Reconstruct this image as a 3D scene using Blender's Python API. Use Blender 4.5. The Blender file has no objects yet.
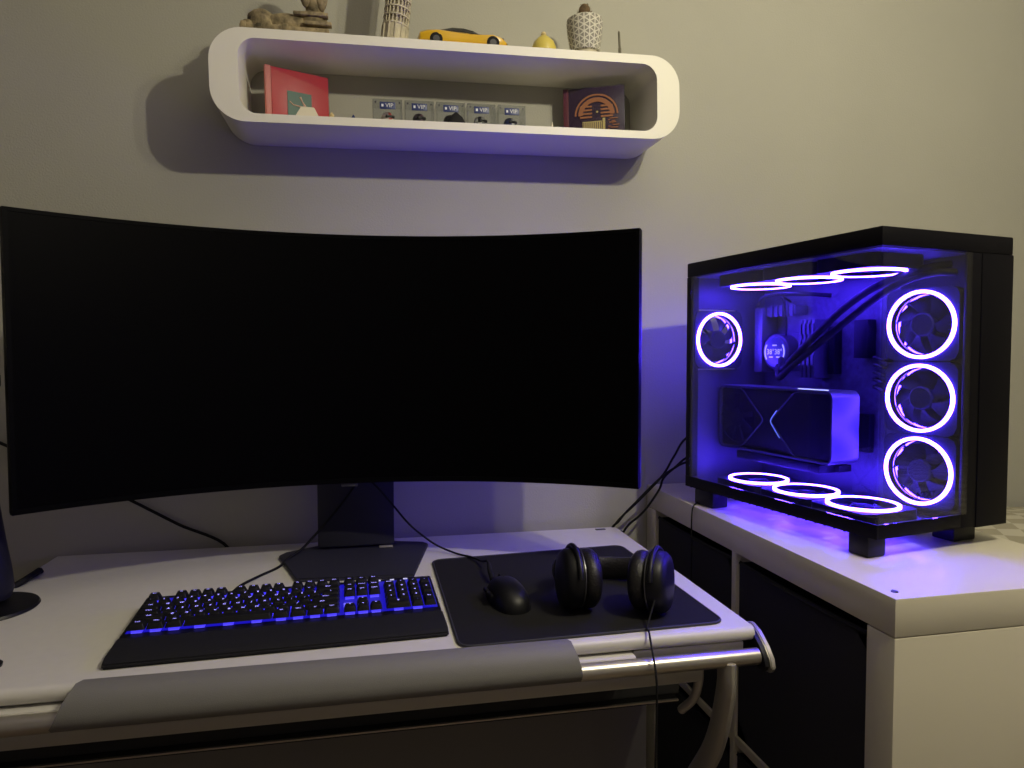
import bpy, bmesh, math, random
from mathutils import Vector, Matrix
PI = math.pi
random.seed(7)
scene = bpy.context.scene
C = scene.collection

# ------------------------------------------------------------------ camera
YAW, PITCH, ROLL = -0.208, -0.0437, -0.0024
fwd = Vector((-math.sin(YAW)*math.cos(PITCH), math.cos(YAW)*math.cos(PITCH), math.sin(PITCH)))
right = Vector((math.cos(YAW), math.sin(YAW), 0))
up = right.cross(fwd)
r2 = math.cos(ROLL)*right + math.sin(ROLL)*up
u2 = -math.sin(ROLL)*right + math.cos(ROLL)*up
cam_data = bpy.data.cameras.new('camera')
cam_data.sensor_width = 36.0
cam_data.lens = 697.1/1024*36.0
cam_data.clip_start = 0.02
cam = bpy.data.objects.new('camera', cam_data)
C.objects.link(cam)
m = Matrix((r2, u2, -fwd)).transposed().to_4x4()
m.translation = Vector((-0.6505, -1.5415, 1.1003))
cam.matrix_world = m
scene.camera = cam

# ------------------------------------------------------------------ world, lamps, exposure
w = bpy.data.worlds.new('world'); scene.world = w
w.use_nodes = True
w.node_tree.nodes['Background'].inputs[0].default_value = (0.5, 0.48, 0.5, 1)
w.node_tree.nodes['Background'].inputs[1].default_value = 0.01
scene.view_settings.view_transform = 'Standard'
scene.view_settings.look = 'None'
scene.view_settings.exposure = 0.0
scene.view_settings.gamma = 1.0
scene.view_settings.use_curve_mapping = False
scene.cycles.use_denoising = True
scene.cycles.max_bounces = 10
scene.cycles.transparent_max_bounces = 16
scene.cycles.glossy_bounces = 5
scene.cycles.sample_clamp_indirect = 4.0

def lamp(name, loc, power, color, radius):
    d = bpy.data.lights.new(name, 'POINT'); d.energy = power; d.color = color; d.shadow_soft_size = radius
    o = bpy.data.objects.new(name, d); C.objects.link(o); o.location = loc
    return o
lamp('room_bulb', (0.147, -1.26, 1.99), 31, (0.98, 0.90, 0.655), 0.018)
lamp('room_bulb', (0.31, -1.26, 1.98), 11.5, (0.98, 0.90, 0.655), 0.018)

# ------------------------------------------------------------------ materials
MATS = {}
def mat(name, col, rough=0.5, metal=0.0, emit=None, estr=0.0, spec=0.5, noise=0.0, nscale=40, bump=0.0, bscale=200, coat=0.0):
    if name in MATS: return MATS[name]
    mt = bpy.data.materials.new(name); mt.use_nodes = True
    nt = mt.node_tree; b = nt.nodes['Principled BSDF']
    b.inputs['Base Color'].default_value = (*col, 1)
    b.inputs['Roughness'].default_value = rough
    b.inputs['Metallic'].default_value = metal
    b.inputs['Specular IOR Level'].default_value = spec
    b.inputs['Coat Weight'].default_value = coat
    if emit:
        b.inputs['Emission Color'].default_value = (*emit, 1)
        b.inputs['Emission Strength'].default_value = estr
    tc = None
    if noise or bump:
        tc = nt.nodes.new('ShaderNodeTexCoord')
    if noise:
        n = nt.nodes.new('ShaderNodeTexNoise'); n.inputs['Scale'].default_value = nscale; n.inputs['Detail'].default_value = 5
        nt.links.new(tc.outputs['Object'], n.inputs['Vector'])
        r = nt.nodes.new('ShaderNodeMapRange')
        r.inputs['From Min'].default_value = 0.3; r.inputs['From Max'].default_value = 0.7
        r.inputs['To Min'].default_value = 1-noise; r.inputs['To Max'].default_value = 1+noise
        nt.links.new(n.outputs[0], r.inputs['Value'])
        mx = nt.nodes.new('ShaderNodeVectorMath'); mx.operation = 'SCALE'
        mx.inputs[0].default_value = col
        nt.links.new(r.outputs[0], mx.inputs['Scale'])
        nt.links.new(mx.outputs[0], b.inputs['Base Color'])
    if bump:
        n2 = nt.nodes.new('ShaderNodeTexNoise'); n2.inputs['Scale'].default_value = bscale; n2.inputs['Detail'].default_value = 3
        nt.links.new(tc.outputs['Object'], n2.inputs['Vector'])
        bp = nt.nodes.new('ShaderNodeBump'); bp.inputs['Strength'].default_value = bump; bp.inputs['Distance'].default_value = 0.002
        nt.links.new(n2.outputs[0], bp.inputs['Height'])
        nt.links.new(bp.outputs[0], b.inputs['Normal'])
    MATS[name] = mt
    return mt

def glass_mat(name, tint, rough=0.0, ior=1.5):
    mt = bpy.data.materials.new(name); mt.use_nodes = True
    nt = mt.node_tree; nt.nodes.clear()
    o = nt.nodes.new('ShaderNodeOutputMaterial'); mix = nt.nodes.new('ShaderNodeMixShader')
    t = nt.nodes.new('ShaderNodeBsdfTransparent'); t.inputs[0].default_value = (*tint, 1)
    g = nt.nodes.new('ShaderNodeBsdfGlossy'); g.inputs['Roughness'].default_value = rough
    f = nt.nodes.new('ShaderNodeFresnel'); f.inputs[0].default_value = ior
    geo = nt.nodes.new('ShaderNodeNewGeometry'); mr = nt.nodes.new('ShaderNodeMapRange')   # same reflectance from both faces of the pane
    mr.inputs['To Min'].default_value = ior; mr.inputs['To Max'].default_value = 1/ior
    nt.links.new(geo.outputs['Backfacing'], mr.inputs['Value']); nt.links.new(mr.outputs[0], f.inputs[0])
    nt.links.new(f.outputs[0], mix.inputs[0]); nt.links.new(t.outputs[0], mix.inputs[1]); nt.links.new(g.outputs[0], mix.inputs[2])
    nt.links.new(mix.outputs[0], o.inputs[0])
    MATS[name] = mt
    return mt

WALL = mat('wall_paint', (0.415, 0.405, 0.355), 0.85, noise=0.03, nscale=3, bump=0.25, bscale=260)
WALLU = mat('other_wall_paint', (0.42, 0.405, 0.38), 0.85)
CEIL = mat('ceiling_paint', (0.78, 0.76, 0.72), 0.9)
FLOOR = mat('floor_boards', (0.13, 0.09, 0.055), 0.55, noise=0.2, nscale=12)
SHELFW = mat('shelf_white', (0.80, 0.775, 0.70), 0.45)
DESKW = mat('desk_white', (0.63, 0.61, 0.585), 0.42, noise=0.02, nscale=60)
CABW = mat('cabinet_foil', (0.60, 0.56, 0.455), 0.33, noise=0.02, nscale=5)
STEEL = mat('brushed_steel', (0.55, 0.52, 0.47), 0.3, 0.9)
LEGS = mat('leg_paint', (0.42, 0.40, 0.36), 0.4, 0.5)
PADG = mat('grey_pad', (0.17, 0.165, 0.165), 0.6, bump=0.2, bscale=900)
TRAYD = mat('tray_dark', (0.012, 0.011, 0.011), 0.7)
MODEST = mat('panel_grey', (0.16, 0.15, 0.14), 0.7)
BLKP = mat('black_plastic', (0.006, 0.006, 0.008), 0.42, spec=0.3)
BLKM = mat('black_matte', (0.008, 0.008, 0.011), 0.75, spec=0.3, bump=0.2, bscale=1200)
BLKPAINT = mat('black_case_paint', (0.0045, 0.0042, 0.006), 0.5, spec=0.09)
SCREEN = mat('screen_matte', (0.0006, 0.0005, 0.0010), 0.45, spec=0.05)
STANDM = mat('stand_dark', (0.026, 0.026, 0.040), 0.55, spec=0.3)  # bluish tint puts the computer's blue light into the base colour
RUBBER = mat('rubber', (0.006, 0.006, 0.007), 0.7, spec=0.25)
MPAD = mat('mouse_pad_cloth', (0.012, 0.0115, 0.013), 0.85, spec=0.2, bump=0.4, bscale=1500)
MPADE = mat('mouse_pad_edge', (0.028, 0.028, 0.032), 0.6)
BOXF = mat('box_fabric', (0.016, 0.016, 0.024), 0.9, bump=0.3, bscale=900)
LEATH = mat('leatherette', (0.010, 0.009, 0.010), 0.4, spec=0.4, bump=0.5, bscale=300)
SILV = mat('silver_ring', (0.16, 0.16, 0.17), 0.35, 0.9)
INNER = mat('case_inner', (0.045, 0.045, 0.055), 0.5)
BOARD = mat('circuit_board', (0.05, 0.05, 0.06), 0.5, noise=0.4, nscale=90)
HEATS = mat('heatsink_alloy', (0.07, 0.07, 0.08), 0.45, 0.4)
GPUF = mat('card_alloy', (0.085, 0.085, 0.095), 0.38, 0.6)
GPUB = mat('card_black', (0.004, 0.004, 0.006), 0.5, spec=0.2)
FANM = mat('fan_plastic', (0.012, 0.012, 0.018), 0.5, spec=0.15)
ROTM = mat('fan_blades', (0.008, 0.008, 0.014), 0.5, spec=0.15)
VIO = (0.058, 0.021, 1.0)
RING = mat('ring_light', (0.8, 0.8, 0.9), 0.4, emit=VIO, estr=175)
REAR = mat('rear_ring_light', (0.8, 0.8, 0.9), 0.4, emit=VIO, estr=45)
LEDB = mat('key_backlight', (0.02, 0.02, 0.03), 0.5, emit=(0.02, 0.012, 1.0), estr=0.42)
LEDH = mat('key_housing_light', (0.3, 0.3, 0.4), 0.4, emit=(0.06, 0.04, 1.0), estr=1.0)
LEGEND = mat('key_legend', (0.5, 0.5, 0.6), 0.5, emit=(0.30, 0.26, 1.0), estr=2.4)
LOCK = mat('lock_light', (0.5, 0.5, 0.5), 0.5, emit=(0.6, 0.6, 1.0), estr=0.6)
KEYM = mat('key_plastic', (0.008, 0.008, 0.010), 0.5, spec=0.3)
LCDM = mat('display_panel', (0.01, 0.01, 0.02), 0.3, emit=(0.03, 0.03, 0.8), estr=0.35)
LCDT = mat('display_digits', (0.5, 0.5, 0.6), 0.3, emit=(0.5, 0.5, 1.0), estr=1.3)
CARDL = mat('card_led', (0.5, 0.5, 0.6), 0.3, emit=(0.55, 0.6, 1.0), estr=2.2)
CARDL2 = mat('card_led_soft', (0.5, 0.5, 0.6), 0.3, emit=(0.10, 0.22, 0.32), estr=1.1)
GLASS = glass_mat('case_glass', (0.86, 0.86, 0.88))
CLEAR = glass_mat('clear_plastic', (0.93, 0.94, 0.95), 0.03, 1.45)

# ------------------------------------------------------------------ mesh helpers
def new(): return bmesh.new()
def box(bm, lo, hi, bev=0.0, mi=0, M=None, seg=2):
    lo = Vector(lo); hi = Vector(hi); c = (lo+hi)/2; s = hi-lo
    mtx = Matrix.Translation(c) @ Matrix.Diagonal((s.x, s.y, s.z, 1))
    if M is not None: mtx = M @ mtx
    r = bmesh.ops.create_cube(bm, size=1, matrix=mtx)
    vs = r['verts']; fs = {f for v in vs for f in v.link_faces}
    for f in fs: f.material_index = mi
    if bev > 0:
        es = {e for v in vs for e in v.link_edges}
        rr = bmesh.ops.bevel(bm, geom=list(es), offset=bev, segments=seg, affect='EDGES', profile=0.5, material=mi)
        for f in rr['faces']: f.material_index = mi
def tube(bm, pts, r, n=10, mi=0, cap=True, closed=False, rs=None):
    pts = [Vector(p) for p in pts]; N = len(pts); rings = []
    prev = None
    for i, p in enumerate(pts):
        if closed: t = pts[(i+1) % N] - pts[i-1]
        elif i == 0: t = pts[1]-pts[0]
        elif i == N-1: t = pts[-1]-pts[-2]
        else: t = pts[i+1]-pts[i-1]
        t.normalize()
        if prev is None:
            a = Vector((0, 0, 1)) if abs(t.z) < 0.9 else Vector((1, 0, 0))
            nrm = t.cross(a).normalized()
        else:
            nrm = (prev - t*prev.dot(t)).normalized()
        prev = nrm; b = t.cross(nrm)
        rr = rs[i] if rs else r
        rings.append([bm.verts.new(p + rr*(math.cos(2*PI*k/n)*nrm + math.sin(2*PI*k/n)*b)) for k in range(n)])
    for i in range(N if closed else N-1):
        a = rings[i]; c = rings[(i+1) % N]
        for k in range(n):
            f = bm.faces.new((a[k], a[(k+1) % n], c[(k+1) % n], c[k])); f.material_index = mi; f.smooth = True
    if cap and not closed:
        f = bm.faces.new(rings[0][::-1]); f.material_index = mi
        f = bm.faces.new(rings[-1]); f.material_index = mi
def spline(pts, n=8):
    P = [Vector(p) for p in pts]; P = [2*P[0]-P[1]] + P + [2*P[-1]-P[-2]]; out = []
    for i in range(1, len(P)-2):
        for k in range(n):
            t = k/n; a, b, c, d = P[i-1], P[i], P[i+1], P[i+2]
            out.append(0.5*((2*b)+(c-a)*t+(2*a-5*b+4*c-d)*t*t+(3*b-a-3*c+d)*t**3))
    out.append(P[-2]); return out
def lathe(bm, prof, n=24, mi=0, M=None, sx=1, sy=1, smooth=True, cap=True):
    rings = []
    for (r, z) in prof:
        ring = []
        for k in range(n):
            a = 2*PI*k/n; v = Vector((r*sx*math.cos(a), r*sy*math.sin(a), z))
            if M is not None: v = M @ v
            ring.append(bm.verts.new(v))
        rings.append(ring)
    for a, c in zip(rings, rings[1:]):
        for k in range(n):
            f = bm.faces.new((a[k], a[(k+1) % n], c[(k+1) % n], c[k])); f.material_index = mi; f.smooth = smooth
    if cap:
        f = bm.faces.new(rings[0][::-1]); f.material_index = mi
        f = bm.faces.new(rings[-1]); f.material_index = mi
def prism(bm, poly, d0, d1, axes='xz', mi=0, M=None, smooth=False):
    """extrude a 2-D outline along the remaining axis"""
    def mk(p, d):
        v = {'xz': Vector((p[0], d, p[1])), 'yz': Vector((d, p[0], p[1])), 'xy': Vector((p[0], p[1], d))}[axes]
        return bm.verts.new(M @ v if M is not None else v)
    a = [mk(p, d0) for p in poly]; b = [mk(p, d1) for p in poly]
    n = len(poly); fs = [bm.faces.new(a[::-1]), bm.faces.new(b)]
    for k in range(n):
        f = bm.faces.new((a[k], a[(k+1) % n], b[(k+1) % n], b[k])); f.smooth = smooth; fs.append(f)
    for f in fs: f.material_index = mi
def band(bm, outer, inner, d0, d1, axes='xz', mi=0, M=None):
    """a frame: outer and inner outlines with the same point count"""
    def mk(p, d):
        v = {'xz': Vector((p[0], d, p[1])), 'yz': Vector((d, p[0], p[1])), 'xy': Vector((p[0], p[1], d))}[axes]
        return bm.verts.new(M @ v if M is not None else v)
    o0 = [mk(p, d0) for p in outer]; o1 = [mk(p, d1) for p in outer]
    i0 = [mk(p, d0) for p in inner]; i1 = [mk(p, d1) for p in inner]
    n = len(outer)
    for k in range(n):
        j = (k+1) % n
        for q, s in (((o0[k], o0[j], o1[j], o1[k]), True), ((i0[j], i0[k], i1[k], i1[j]), True), ((o0[j], o0[k], i0[k], i0[j]), False), ((o1[k], o1[j], i1[j], i1[k]), False)):
            f = bm.faces.new(q); f.material_index = mi; f.smooth = s
def rrect(x0, x1, z0, z1, r, n=8):
    out = []
    for cx, cz, a0 in ((x1-r, z1-r, 0), (x0+r, z1-r, PI/2), (x0+r, z0+r, PI), (x1-r, z0+r, 1.5*PI)):
        for k in range(n+1):
            a = a0+PI/2*k/n; out.append((cx+r*math.cos(a), cz+r*math.sin(a)))
    return out
def circ(cx, cy, r, n=32):
    return [(cx+r*math.cos(2*PI*k/n), cy+r*math.sin(2*PI*k/n)) for k in range(n)]
def mesh_of(name, bm, mats, autosmooth=True):
    bmesh.ops.recalc_face_normals(bm, faces=bm.faces[:])
    me = bpy.data.meshes.new(name); bm.to_mesh(me); bm.free()
    for x in (mats if isinstance(mats, (list, tuple)) else [mats]): me.materials.append(x)
    if autosmooth:
        try: me.set_sharp_from_angle(angle=math.radians(40))
        except Exception: pass
    return me
def obj(name, bm, mats, parent=None, M=None):
    o = bpy.data.objects.new(name, mesh_of(name, bm, mats)); C.objects.link(o)
    if parent is not None: o.parent = parent
    if M is not None: o.matrix_basis = M
    return o
def objm(name, me, parent=None, M=None):
    o = bpy.data.objects.new(name, me); C.objects.link(o)
    if parent is not None: o.parent = parent
    if M is not None: o.matrix_basis = M
    return o
def thing(name, label, cat, loc=(0, 0, 0), rotz=0, group=None):
    o = bpy.data.objects.new(name, None); o.empty_display_size = 0.05; C.objects.link(o)
    o.location = loc; o.rotation_euler = (0, 0, rotz); o['label'] = label; o['category'] = cat
    if group: o['group'] = group
    return o
def tag(o, label, cat, group=None):
    o['label'] = label; o['category'] = cat
    if group: o['group'] = group
    return o
def struct(name, bm, mt):
    o = obj(name, bm, mt); o['kind'] = 'structure'; return o
def text_mesh(s, size, name='lettering', align='CENTER', extrude=0.0):
    cu = bpy.data.curves.new(name, 'FONT'); cu.body = s; cu.size = size; cu.align_x = align; cu.align_y = 'CENTER'; cu.extrude = extrude
    cu.resolution_u = 2
    o = bpy.data.objects.new(name, cu); C.objects.link(o)
    bpy.context.view_layer.update()
    me = bpy.data.meshes.new_from_object(o.evaluated_get(bpy.context.evaluated_depsgraph_get()))
    bpy.data.objects.remove(o); bpy.data.curves.remove(cu)
    return me
def join_mesh(bm, me, M, mi=0):
    """add a mesh datablock's faces to bm"""
    vs = [bm.verts.new(M @ v.co) for v in me.vertices]
    for p in me.polygons:
        try:
            f = bm.faces.new([vs[i] for i in p.vertices]); f.material_index = mi
        except ValueError: pass
def add_text(bm, s, size, M, mi=0):
    me = text_mesh(s, size); join_mesh(bm, me, M, mi); bpy.data.meshes.remove(me)
T = Matrix.Translation
def RX(a): return Matrix.Rotation(a, 4, 'X')
def RY(a): return Matrix.Rotation(a, 4, 'Y')
def RZ(a): return Matrix.Rotation(a, 4, 'Z')

# ================================================================== THE ROOM
bm = new(); box(bm, (-2.4, 0, 0), (2.3, 0.1, 2.55)); struct('wall_back', bm, WALL)
bm = new(); box(bm, (-2.5, -3.2, 0), (-2.4, 0.1, 2.55)); struct('wall_left', bm, WALLU)
bm = new(); box(bm, (2.3, -3.2, 0), (2.4, 0.1, 2.55)); struct('wall_right', bm, WALLU)
bm = new(); box(bm, (-2.5, -3.3, 0), (2.4, -3.2, 2.55)); struct('wall_front', bm, WALLU)
bm = new(); box(bm, (-2.5, -3.3, -0.1), (2.4, 0.1, 0)); struct('floor', bm, FLOOR)
bm = new(); box(bm, (-2.5, -3.3, 2.55), (2.4, 0.1, 2.65)); struct('ceiling', bm, CEIL)
bm = new(); box(bm, (-2.4, -0.014, 0), (2.3, 0, 0.07), 0.004); struct('baseboard_back', bm, SHELFW)

# ================================================================== SHELF UNIT (2 x 2 cube unit)
KY0, KY1, KH, KT, KW = -0.795, -0.005, 0.79, 0.05, 0.39
t = thing('cube_shelf_unit', 'off-white two by two cube storage unit standing right of the desk under the computer', 'shelf unit', (0, 0, 0))
bm = new(); box(bm, (0, KY0, KH-KT), (KW, KY1, KH), 0.0012); obj('top_panel', bm, CABW, t)
bm = new(); box(bm, (0, KY0, 0.0), (KW, KY0+KT, KH-KT-0.0012), 0.001); obj('side_panel', bm, CABW, t)
bm = new(); box(bm, (0, KY1-KT, 0.0), (KW, KY1, KH-KT-0.0012), 0.001); obj('side_panel', bm, CABW, t)
bm = new(); box(bm, (0, KY0+KT, 0.0), (KW, KY1-KT, KT), 0.001); obj('bottom_panel', bm, CABW, t)
bm = new(); box(bm, (0.002, -0.408, KT), (KW-0.002, -0.392, KH-KT), 0.0008); obj('divider', bm, CABW, t)
bm = new(); box(bm, (0.003, KY0+KT, 0.387), (KW-0.003, -0.408, 0.403), 0.0008); box(bm, (0.003, -0.392, 0.387), (KW-0.003, KY1-KT, 0.403), 0.0008); obj('middle_shelf', bm, CABW, t)
bm = new(); lathe(bm, [(0.0045, 0), (0.0045, 0.0012), (0.003, 0.0016)], 16, 0, T((0.019, -0.771, KH))); box(bm, (0.0185, -0.7752, KH+0.0016), (0.0195, -0.7668, KH+0.0019), 0, 0); o = obj('cam_lock_cap', bm, HEATS, t); o['label'] = 'small dark round screw cap near the front corner'
def fabric_box(y0, y1, z0, z1, label):
    b = thing('fabric_storage_box', label, 'storage box', (0.19, (y0+y1)/2, z0), 0, 'black fabric boxes in the cube unit')
    hy = (y1-y0)/2; h = z1-z0; a = new()
    t_ = 0.005
    box(a, (-0.183, -hy, 0), (0.16, hy, t_))
    # front face slightly bowed
    prof = []
    n = 10
    vs0 = [];
    for i in range(n+1):
        for j in range(n+1):
            u_, v_ = i/n, j/n
            bow = 0.004*math.sin(PI*u_)*math.sin(PI*v_)
            vs0.append(a.verts.new((-0.183-bow, -hy+2*hy*u_, h*v_ - 0.003*math.sin(PI*u_)*v_)))
    for i in range(n):
        for j in range(n):
            k = i*(n+1)+j; f = a.faces.new((vs0[k], vs0[k+n+1], vs0[k+n+2], vs0[k+1])); f.smooth = True
    box(a, (-0.183, -hy, 0), (-0.177, hy, h-0.006)); box(a, (0.155, -hy, 0), (0.16, hy, h-0.004))
    box(a, (-0.18, -hy, 0), (0.16, -hy+t_, h-0.004)); box(a, (-0.18, hy-t_, 0), (0.16, hy, h-0.004))
    obj('box_shell', a, BOXF, b)
    a = new(); tube(a, [(-0.184, -hy+0.003, h-0.004), (-0.186, -hy*0.5, h-0.006), (-0.187, 0, h-0.007), (-0.186, hy*0.5, h-0.006), (-0.184, hy-0.003, h-0.004)], 0.0028, 8)
    obj('piping', a, BLKM, b)
fabric_box(-0.742, -0.411, 0.404, 0.727, 'black fabric storage box in the upper cube nearest the camera')
fabric_box(-0.389, -0.058, 0.404, 0.727, 'black fabric storage box in the upper cube beside the back wall')
fabric_box(-0.742, -0.411, 0.051, 0.374, 'black fabric storage box in the lower cube nearest the camera')
fabric_box(-0.389, -0.058, 0.051, 0.374, 'black fabric storage box in the lower cube beside the back wall')

# ================================================================== DESK
DZ = 0.70; DYAW = -0.014
desk = thing('computer_desk', 'white computer desk with silver front rail and curved steel legs', 'desk', (-0.0891, -0.0313, 0), DYAW)
W, D = 1.163, 0.606
bm = new()
# top with a rounded front edge: profile in y-z, extruded in x
prof = [(0, DZ), (0, DZ-0.020), (-D+0.016, DZ-0.021)]
for k in range(1, 8):
    a = -PI/2 - PI*k/8; prof.append((-D+0.012+0.0105*math.cos(a), DZ-0.0105+0.0105*math.sin(a)))
prof.append((-D+0.012, DZ))
prism(bm, prof, -W, -0.0, 'yz', smooth=True)
obj('table_top', bm, DESKW, desk)
bm = new(); box(bm, (-0.053, -0.022, DZ), (-0.030, -0.012, DZ+0.0012), 0.0004); obj('maker_plate', bm, INNER, desk)
bm = new(); box(bm, (-W+0.01, -D-0.006, DZ-0.034), (-0.185, -D+0.03, DZ-0.0235), 0.003); box(bm, (-0.183, -D+0.012, DZ-0.036), (-0.012, -D+0.03, DZ-0.0235), 0.002); obj('edge_trim', bm, DESKW, desk)
bm = new(); RY0, RZ0 = -D-0.012, DZ-0.036
tube(bm, [(-W+0.02, RY0, RZ0), (-0.004, RY0, RZ0)], 0.0118, 20); obj('front_rail', bm, STEEL, desk)
bm = new()
capo = [(-D+0.040, DZ-0.006), (-D+0.026, DZ-0.001), (-D+0.006, DZ-0.006), (-D-0.016, DZ-0.020), (-D-0.030, DZ-0.034), (-D-0.034, DZ-0.046), (-D-0.028, DZ-0.055), (-D-0.014, DZ-0.057), (-D+0.006, DZ-0.048), (-D+0.030, DZ-0.028)]
prism(bm, [(-D+0.004+(y+D-0.004)*0.9, DZ-0.030+(z-DZ+0.030)*0.9) for y, z in capo], -0.002, 0.004, 'yz'); obj('end_bracket', bm, BLKP, desk)
bm = new()
prism(bm, capo, 0.005, 0.013, 'yz', smooth=False)
bmesh.ops.bevel(bm, geom=bm.edges[:], offset=0.0016, segments=2, affect='EDGES')
obj('end_cap', bm, LEGS, desk)
# wrist pad wrapped over the front edge
bm = new(); px0, px1 = -0.919, -0.271
pp = [(-D+0.010, DZ+0.0004), (-D+0.008, DZ+0.004), (-D-0.004, DZ+0.005), (-D-0.018, DZ-0.003), (-D-0.024, DZ-0.011), (-D-0.029, DZ-0.022), (-D-0.030, DZ-0.032), (-D-0.027, DZ-0.038), (-D-0.021, DZ-0.044), (-D-0.016, DZ-0.0445),
      (-D-0.0245, DZ-0.037), (-D-0.0255, DZ-0.032), (-D-0.021, DZ-0.023), (-D-0.0105, DZ-0.018), (-D-0.004, DZ-0.008), (-D-0.001, DZ+0.0004)]
NS = 24; rows = []
for i in range(NS+1):
    s = i/NS; row = []
    for j, (y, z) in enumerate(pp):
        k = min(j, 15-j)/7.0 if j < 10 else max(0, (15-j))/6.0
        k = min(1, k)
        cut0 = 0.030*(1-k); cut1 = 0.014*(1-min(1, k*1.3))
        row.append(bm.verts.new((px0+cut0 + (px1-cut1-px0-cut0)*s, y, z)))
    rows.append(row)
for a, b in zip(rows, rows[1:]):
    for j in range(16):
        f = bm.faces.new((a[j], a[(j+1) % 16], b[(j+1) % 16], b[j])); f.smooth = True
for r_ in (rows[0], rows[-1]):
    for j in range(5):
        pass
    bm.faces.new(r_)
o = obj('wrist_pad', bm, PADG, desk); o['label'] = 'long grey foam wrist pad over the front edge'
# under structure: beige apron, dark gap, keyboard tray with a bright front line
bm = new(); box(bm, (-W+0.02, -D-0.007, DZ-0.068), (-0.086, -D+0.006, DZ-0.047), 0.001); obj('apron', bm, LEGS, desk)
bm = new(); box(bm, (-W+0.05, -0.50, DZ-0.094), (-0.105, -0.12, DZ-0.089)); box(bm, (-W+0.03, -D+0.031, DZ-0.1015), (-0.105, -0.1, DZ-0.0215)); obj('gap_shade_fill', bm, TRAYD, desk)  # block added to fill the gap; its shade is put in as near-black colour
bm = new(); box(bm, (-W+0.05, -D+0.016, DZ-0.105), (-0.112, -D+0.020, DZ-0.1028)); obj('tray_edge', bm, STEEL, desk)
bm = new(); box(bm, (-W+0.05, -D+0.0205, DZ-0.109), (-0.112, -0.14, DZ-0.1028)); obj('keyboard_tray', bm, TRAYD, desk)
bm = new(); box(bm, (-W+0.05, -0.35, 0.10), (-0.064, -0.338, DZ-0.118)); obj('modesty_panel', bm, MODEST, desk)
def leg(x):
    bm = new()
    c = spline([(0, -D-0.008, DZ-0.040), (0, -D-0.006, DZ-0.09), (0, -D+0.030, 0.51), (0, -D+0.12, 0.38), (0, -D+0.20, 0.22), (0, -D+0.235, 0.06)], 6)
    # flattened oval section
    prev = None
    for i, p in enumerate(c):
        tt = (c[min(i+1, len(c)-1)]-c[max(i-1, 0)]).normalized(); nn = Vector((0, -tt.z, tt.y))
        ring = [bm.verts.new((x+0.011*math.cos(2*PI*k/14), p.y+nn.y*0.020*math.sin(2*PI*k/14), p.z+nn.z*0.020*math.sin(2*PI*k/14))) for k in range(14)]
        if prev:
            for k in range(14):
                f = bm.faces.new((prev[k], prev[(k+1) % 14], ring[(k+1) % 14], ring[k])); f.smooth = True
        else: bm.faces.new(ring)
        prev = ring
    bm.faces.new(prev[::-1])
    l = obj('leg', bm, LEGS, desk)
    bm = new(); box(bm, (x-0.02, -D+0.02, 0.0), (x+0.02, -0.03, 0.06), 0.012, seg=3); obj('foot_bar', bm, LEGS, l)
    bm = new(); box(bm, (x-0.014, -0.14, 0.05), (x+0.014, -0.09, DZ-0.027), 0.006); obj('rear_upright', bm, LEGS, l)
leg(-0.050); leg(-W+0.07)
bm = new()
pts = spline([(-0.086, -D+0.004, DZ-0.050), (-0.086, -D+0.006, DZ-0.075), (-0.088, -D+0.018, DZ-0.105), (-0.094, -D+0.045, DZ-0.135)], 5)
for x_ in (0,):
    tube(bm, pts, 0.0065, 12)
obj('tray_bracket', bm, LEGS, desk)

# ================================================================== MONITOR
mon = thing('curved_monitor', 'very wide black curved monitor switched off, on a flat dark base', 'monitor', (-0.672, -0.217, DZ), -0.011)
MR, MW, MH, MZ = 0.823, 0.990, 0.459, 1.089-DZ
A0 = math.asin(MW/2/MR)
def curved(bm, z0, z1, off0, off1, a0, a1, n=48, mi=0):
    """slab following the curve; offsets measured away from the viewer"""
    prev = None
    for i in range(n+1):
        a = a0+(a1-a0)*i/n
        q = []
        for off, z in ((off0, z0), (off0, z1), (off1, z1), (off1, z0)):
            R_ = MR+off
            q.append(bm.verts.new((R_*math.sin(a), -MR+R_*math.cos(a), MZ+z)))
        if prev:
            for k in range(4):
                f = bm.faces.new((prev[k], prev[(k+1) % 4], q[(k+1) % 4], q[k])); f.material_index = mi; f.smooth = True
        else:
            bm.faces.new(q[::-1]).material_index = mi
        prev = q
    bm.faces.new(prev).material_index = mi
bm = new(); curved(bm, -MH/2+0.009, MH/2-0.006, 0.0003, 0.006, -A0+0.008, A0-0.008); obj('screen', bm, SCREEN, mon)
bm = new()
curved(bm, -MH/2, -MH/2+0.009, -0.0008, 0.012, -A0, A0); curved(bm, MH/2-0.006, MH/2, -0.0008, 0.012, -A0, A0)
curved(bm, -MH/2+0.009, MH/2-0.006, -0.0008, 0.012, -A0, -A0+0.008, 2); curved(bm, -MH/2+0.009, MH/2-0.006, -0.0008, 0.012, A0-0.008, A0, 2)
obj('bezel', bm, mat('bezel_black', (0.0012, 0.0012, 0.0016), 0.5, spec=0.06), mon)
bm = new(); curved(bm, -MH/2+0.001, MH/2-0.001, 0.012, 0.020, -A0+0.001, A0-0.001); curved(bm, -0.16, 0.16, 0.020, 0.042, -0.34, 0.34, 20); obj('back_housing', bm, BLKP, mon)
bm = new(); box(bm, (-0.024, 0.002, MZ-MH/2-0.007), (0.006, 0.010, MZ-MH/2+0.002), 0.002); obj('joystick_button', bm, INNER, mon)
bm = new(); box(bm, (-0.0755, 0.104, 0.012), (0.0755, 0.140, 0.50), 0.004); box(bm, (-0.05, 0.03, 0.33), (0.05, 0.106, 0.45), 0.006); obj('stand_column', bm, STANDM, mon)
bm = new()
B0 = (-0.672, -0.217)
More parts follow.
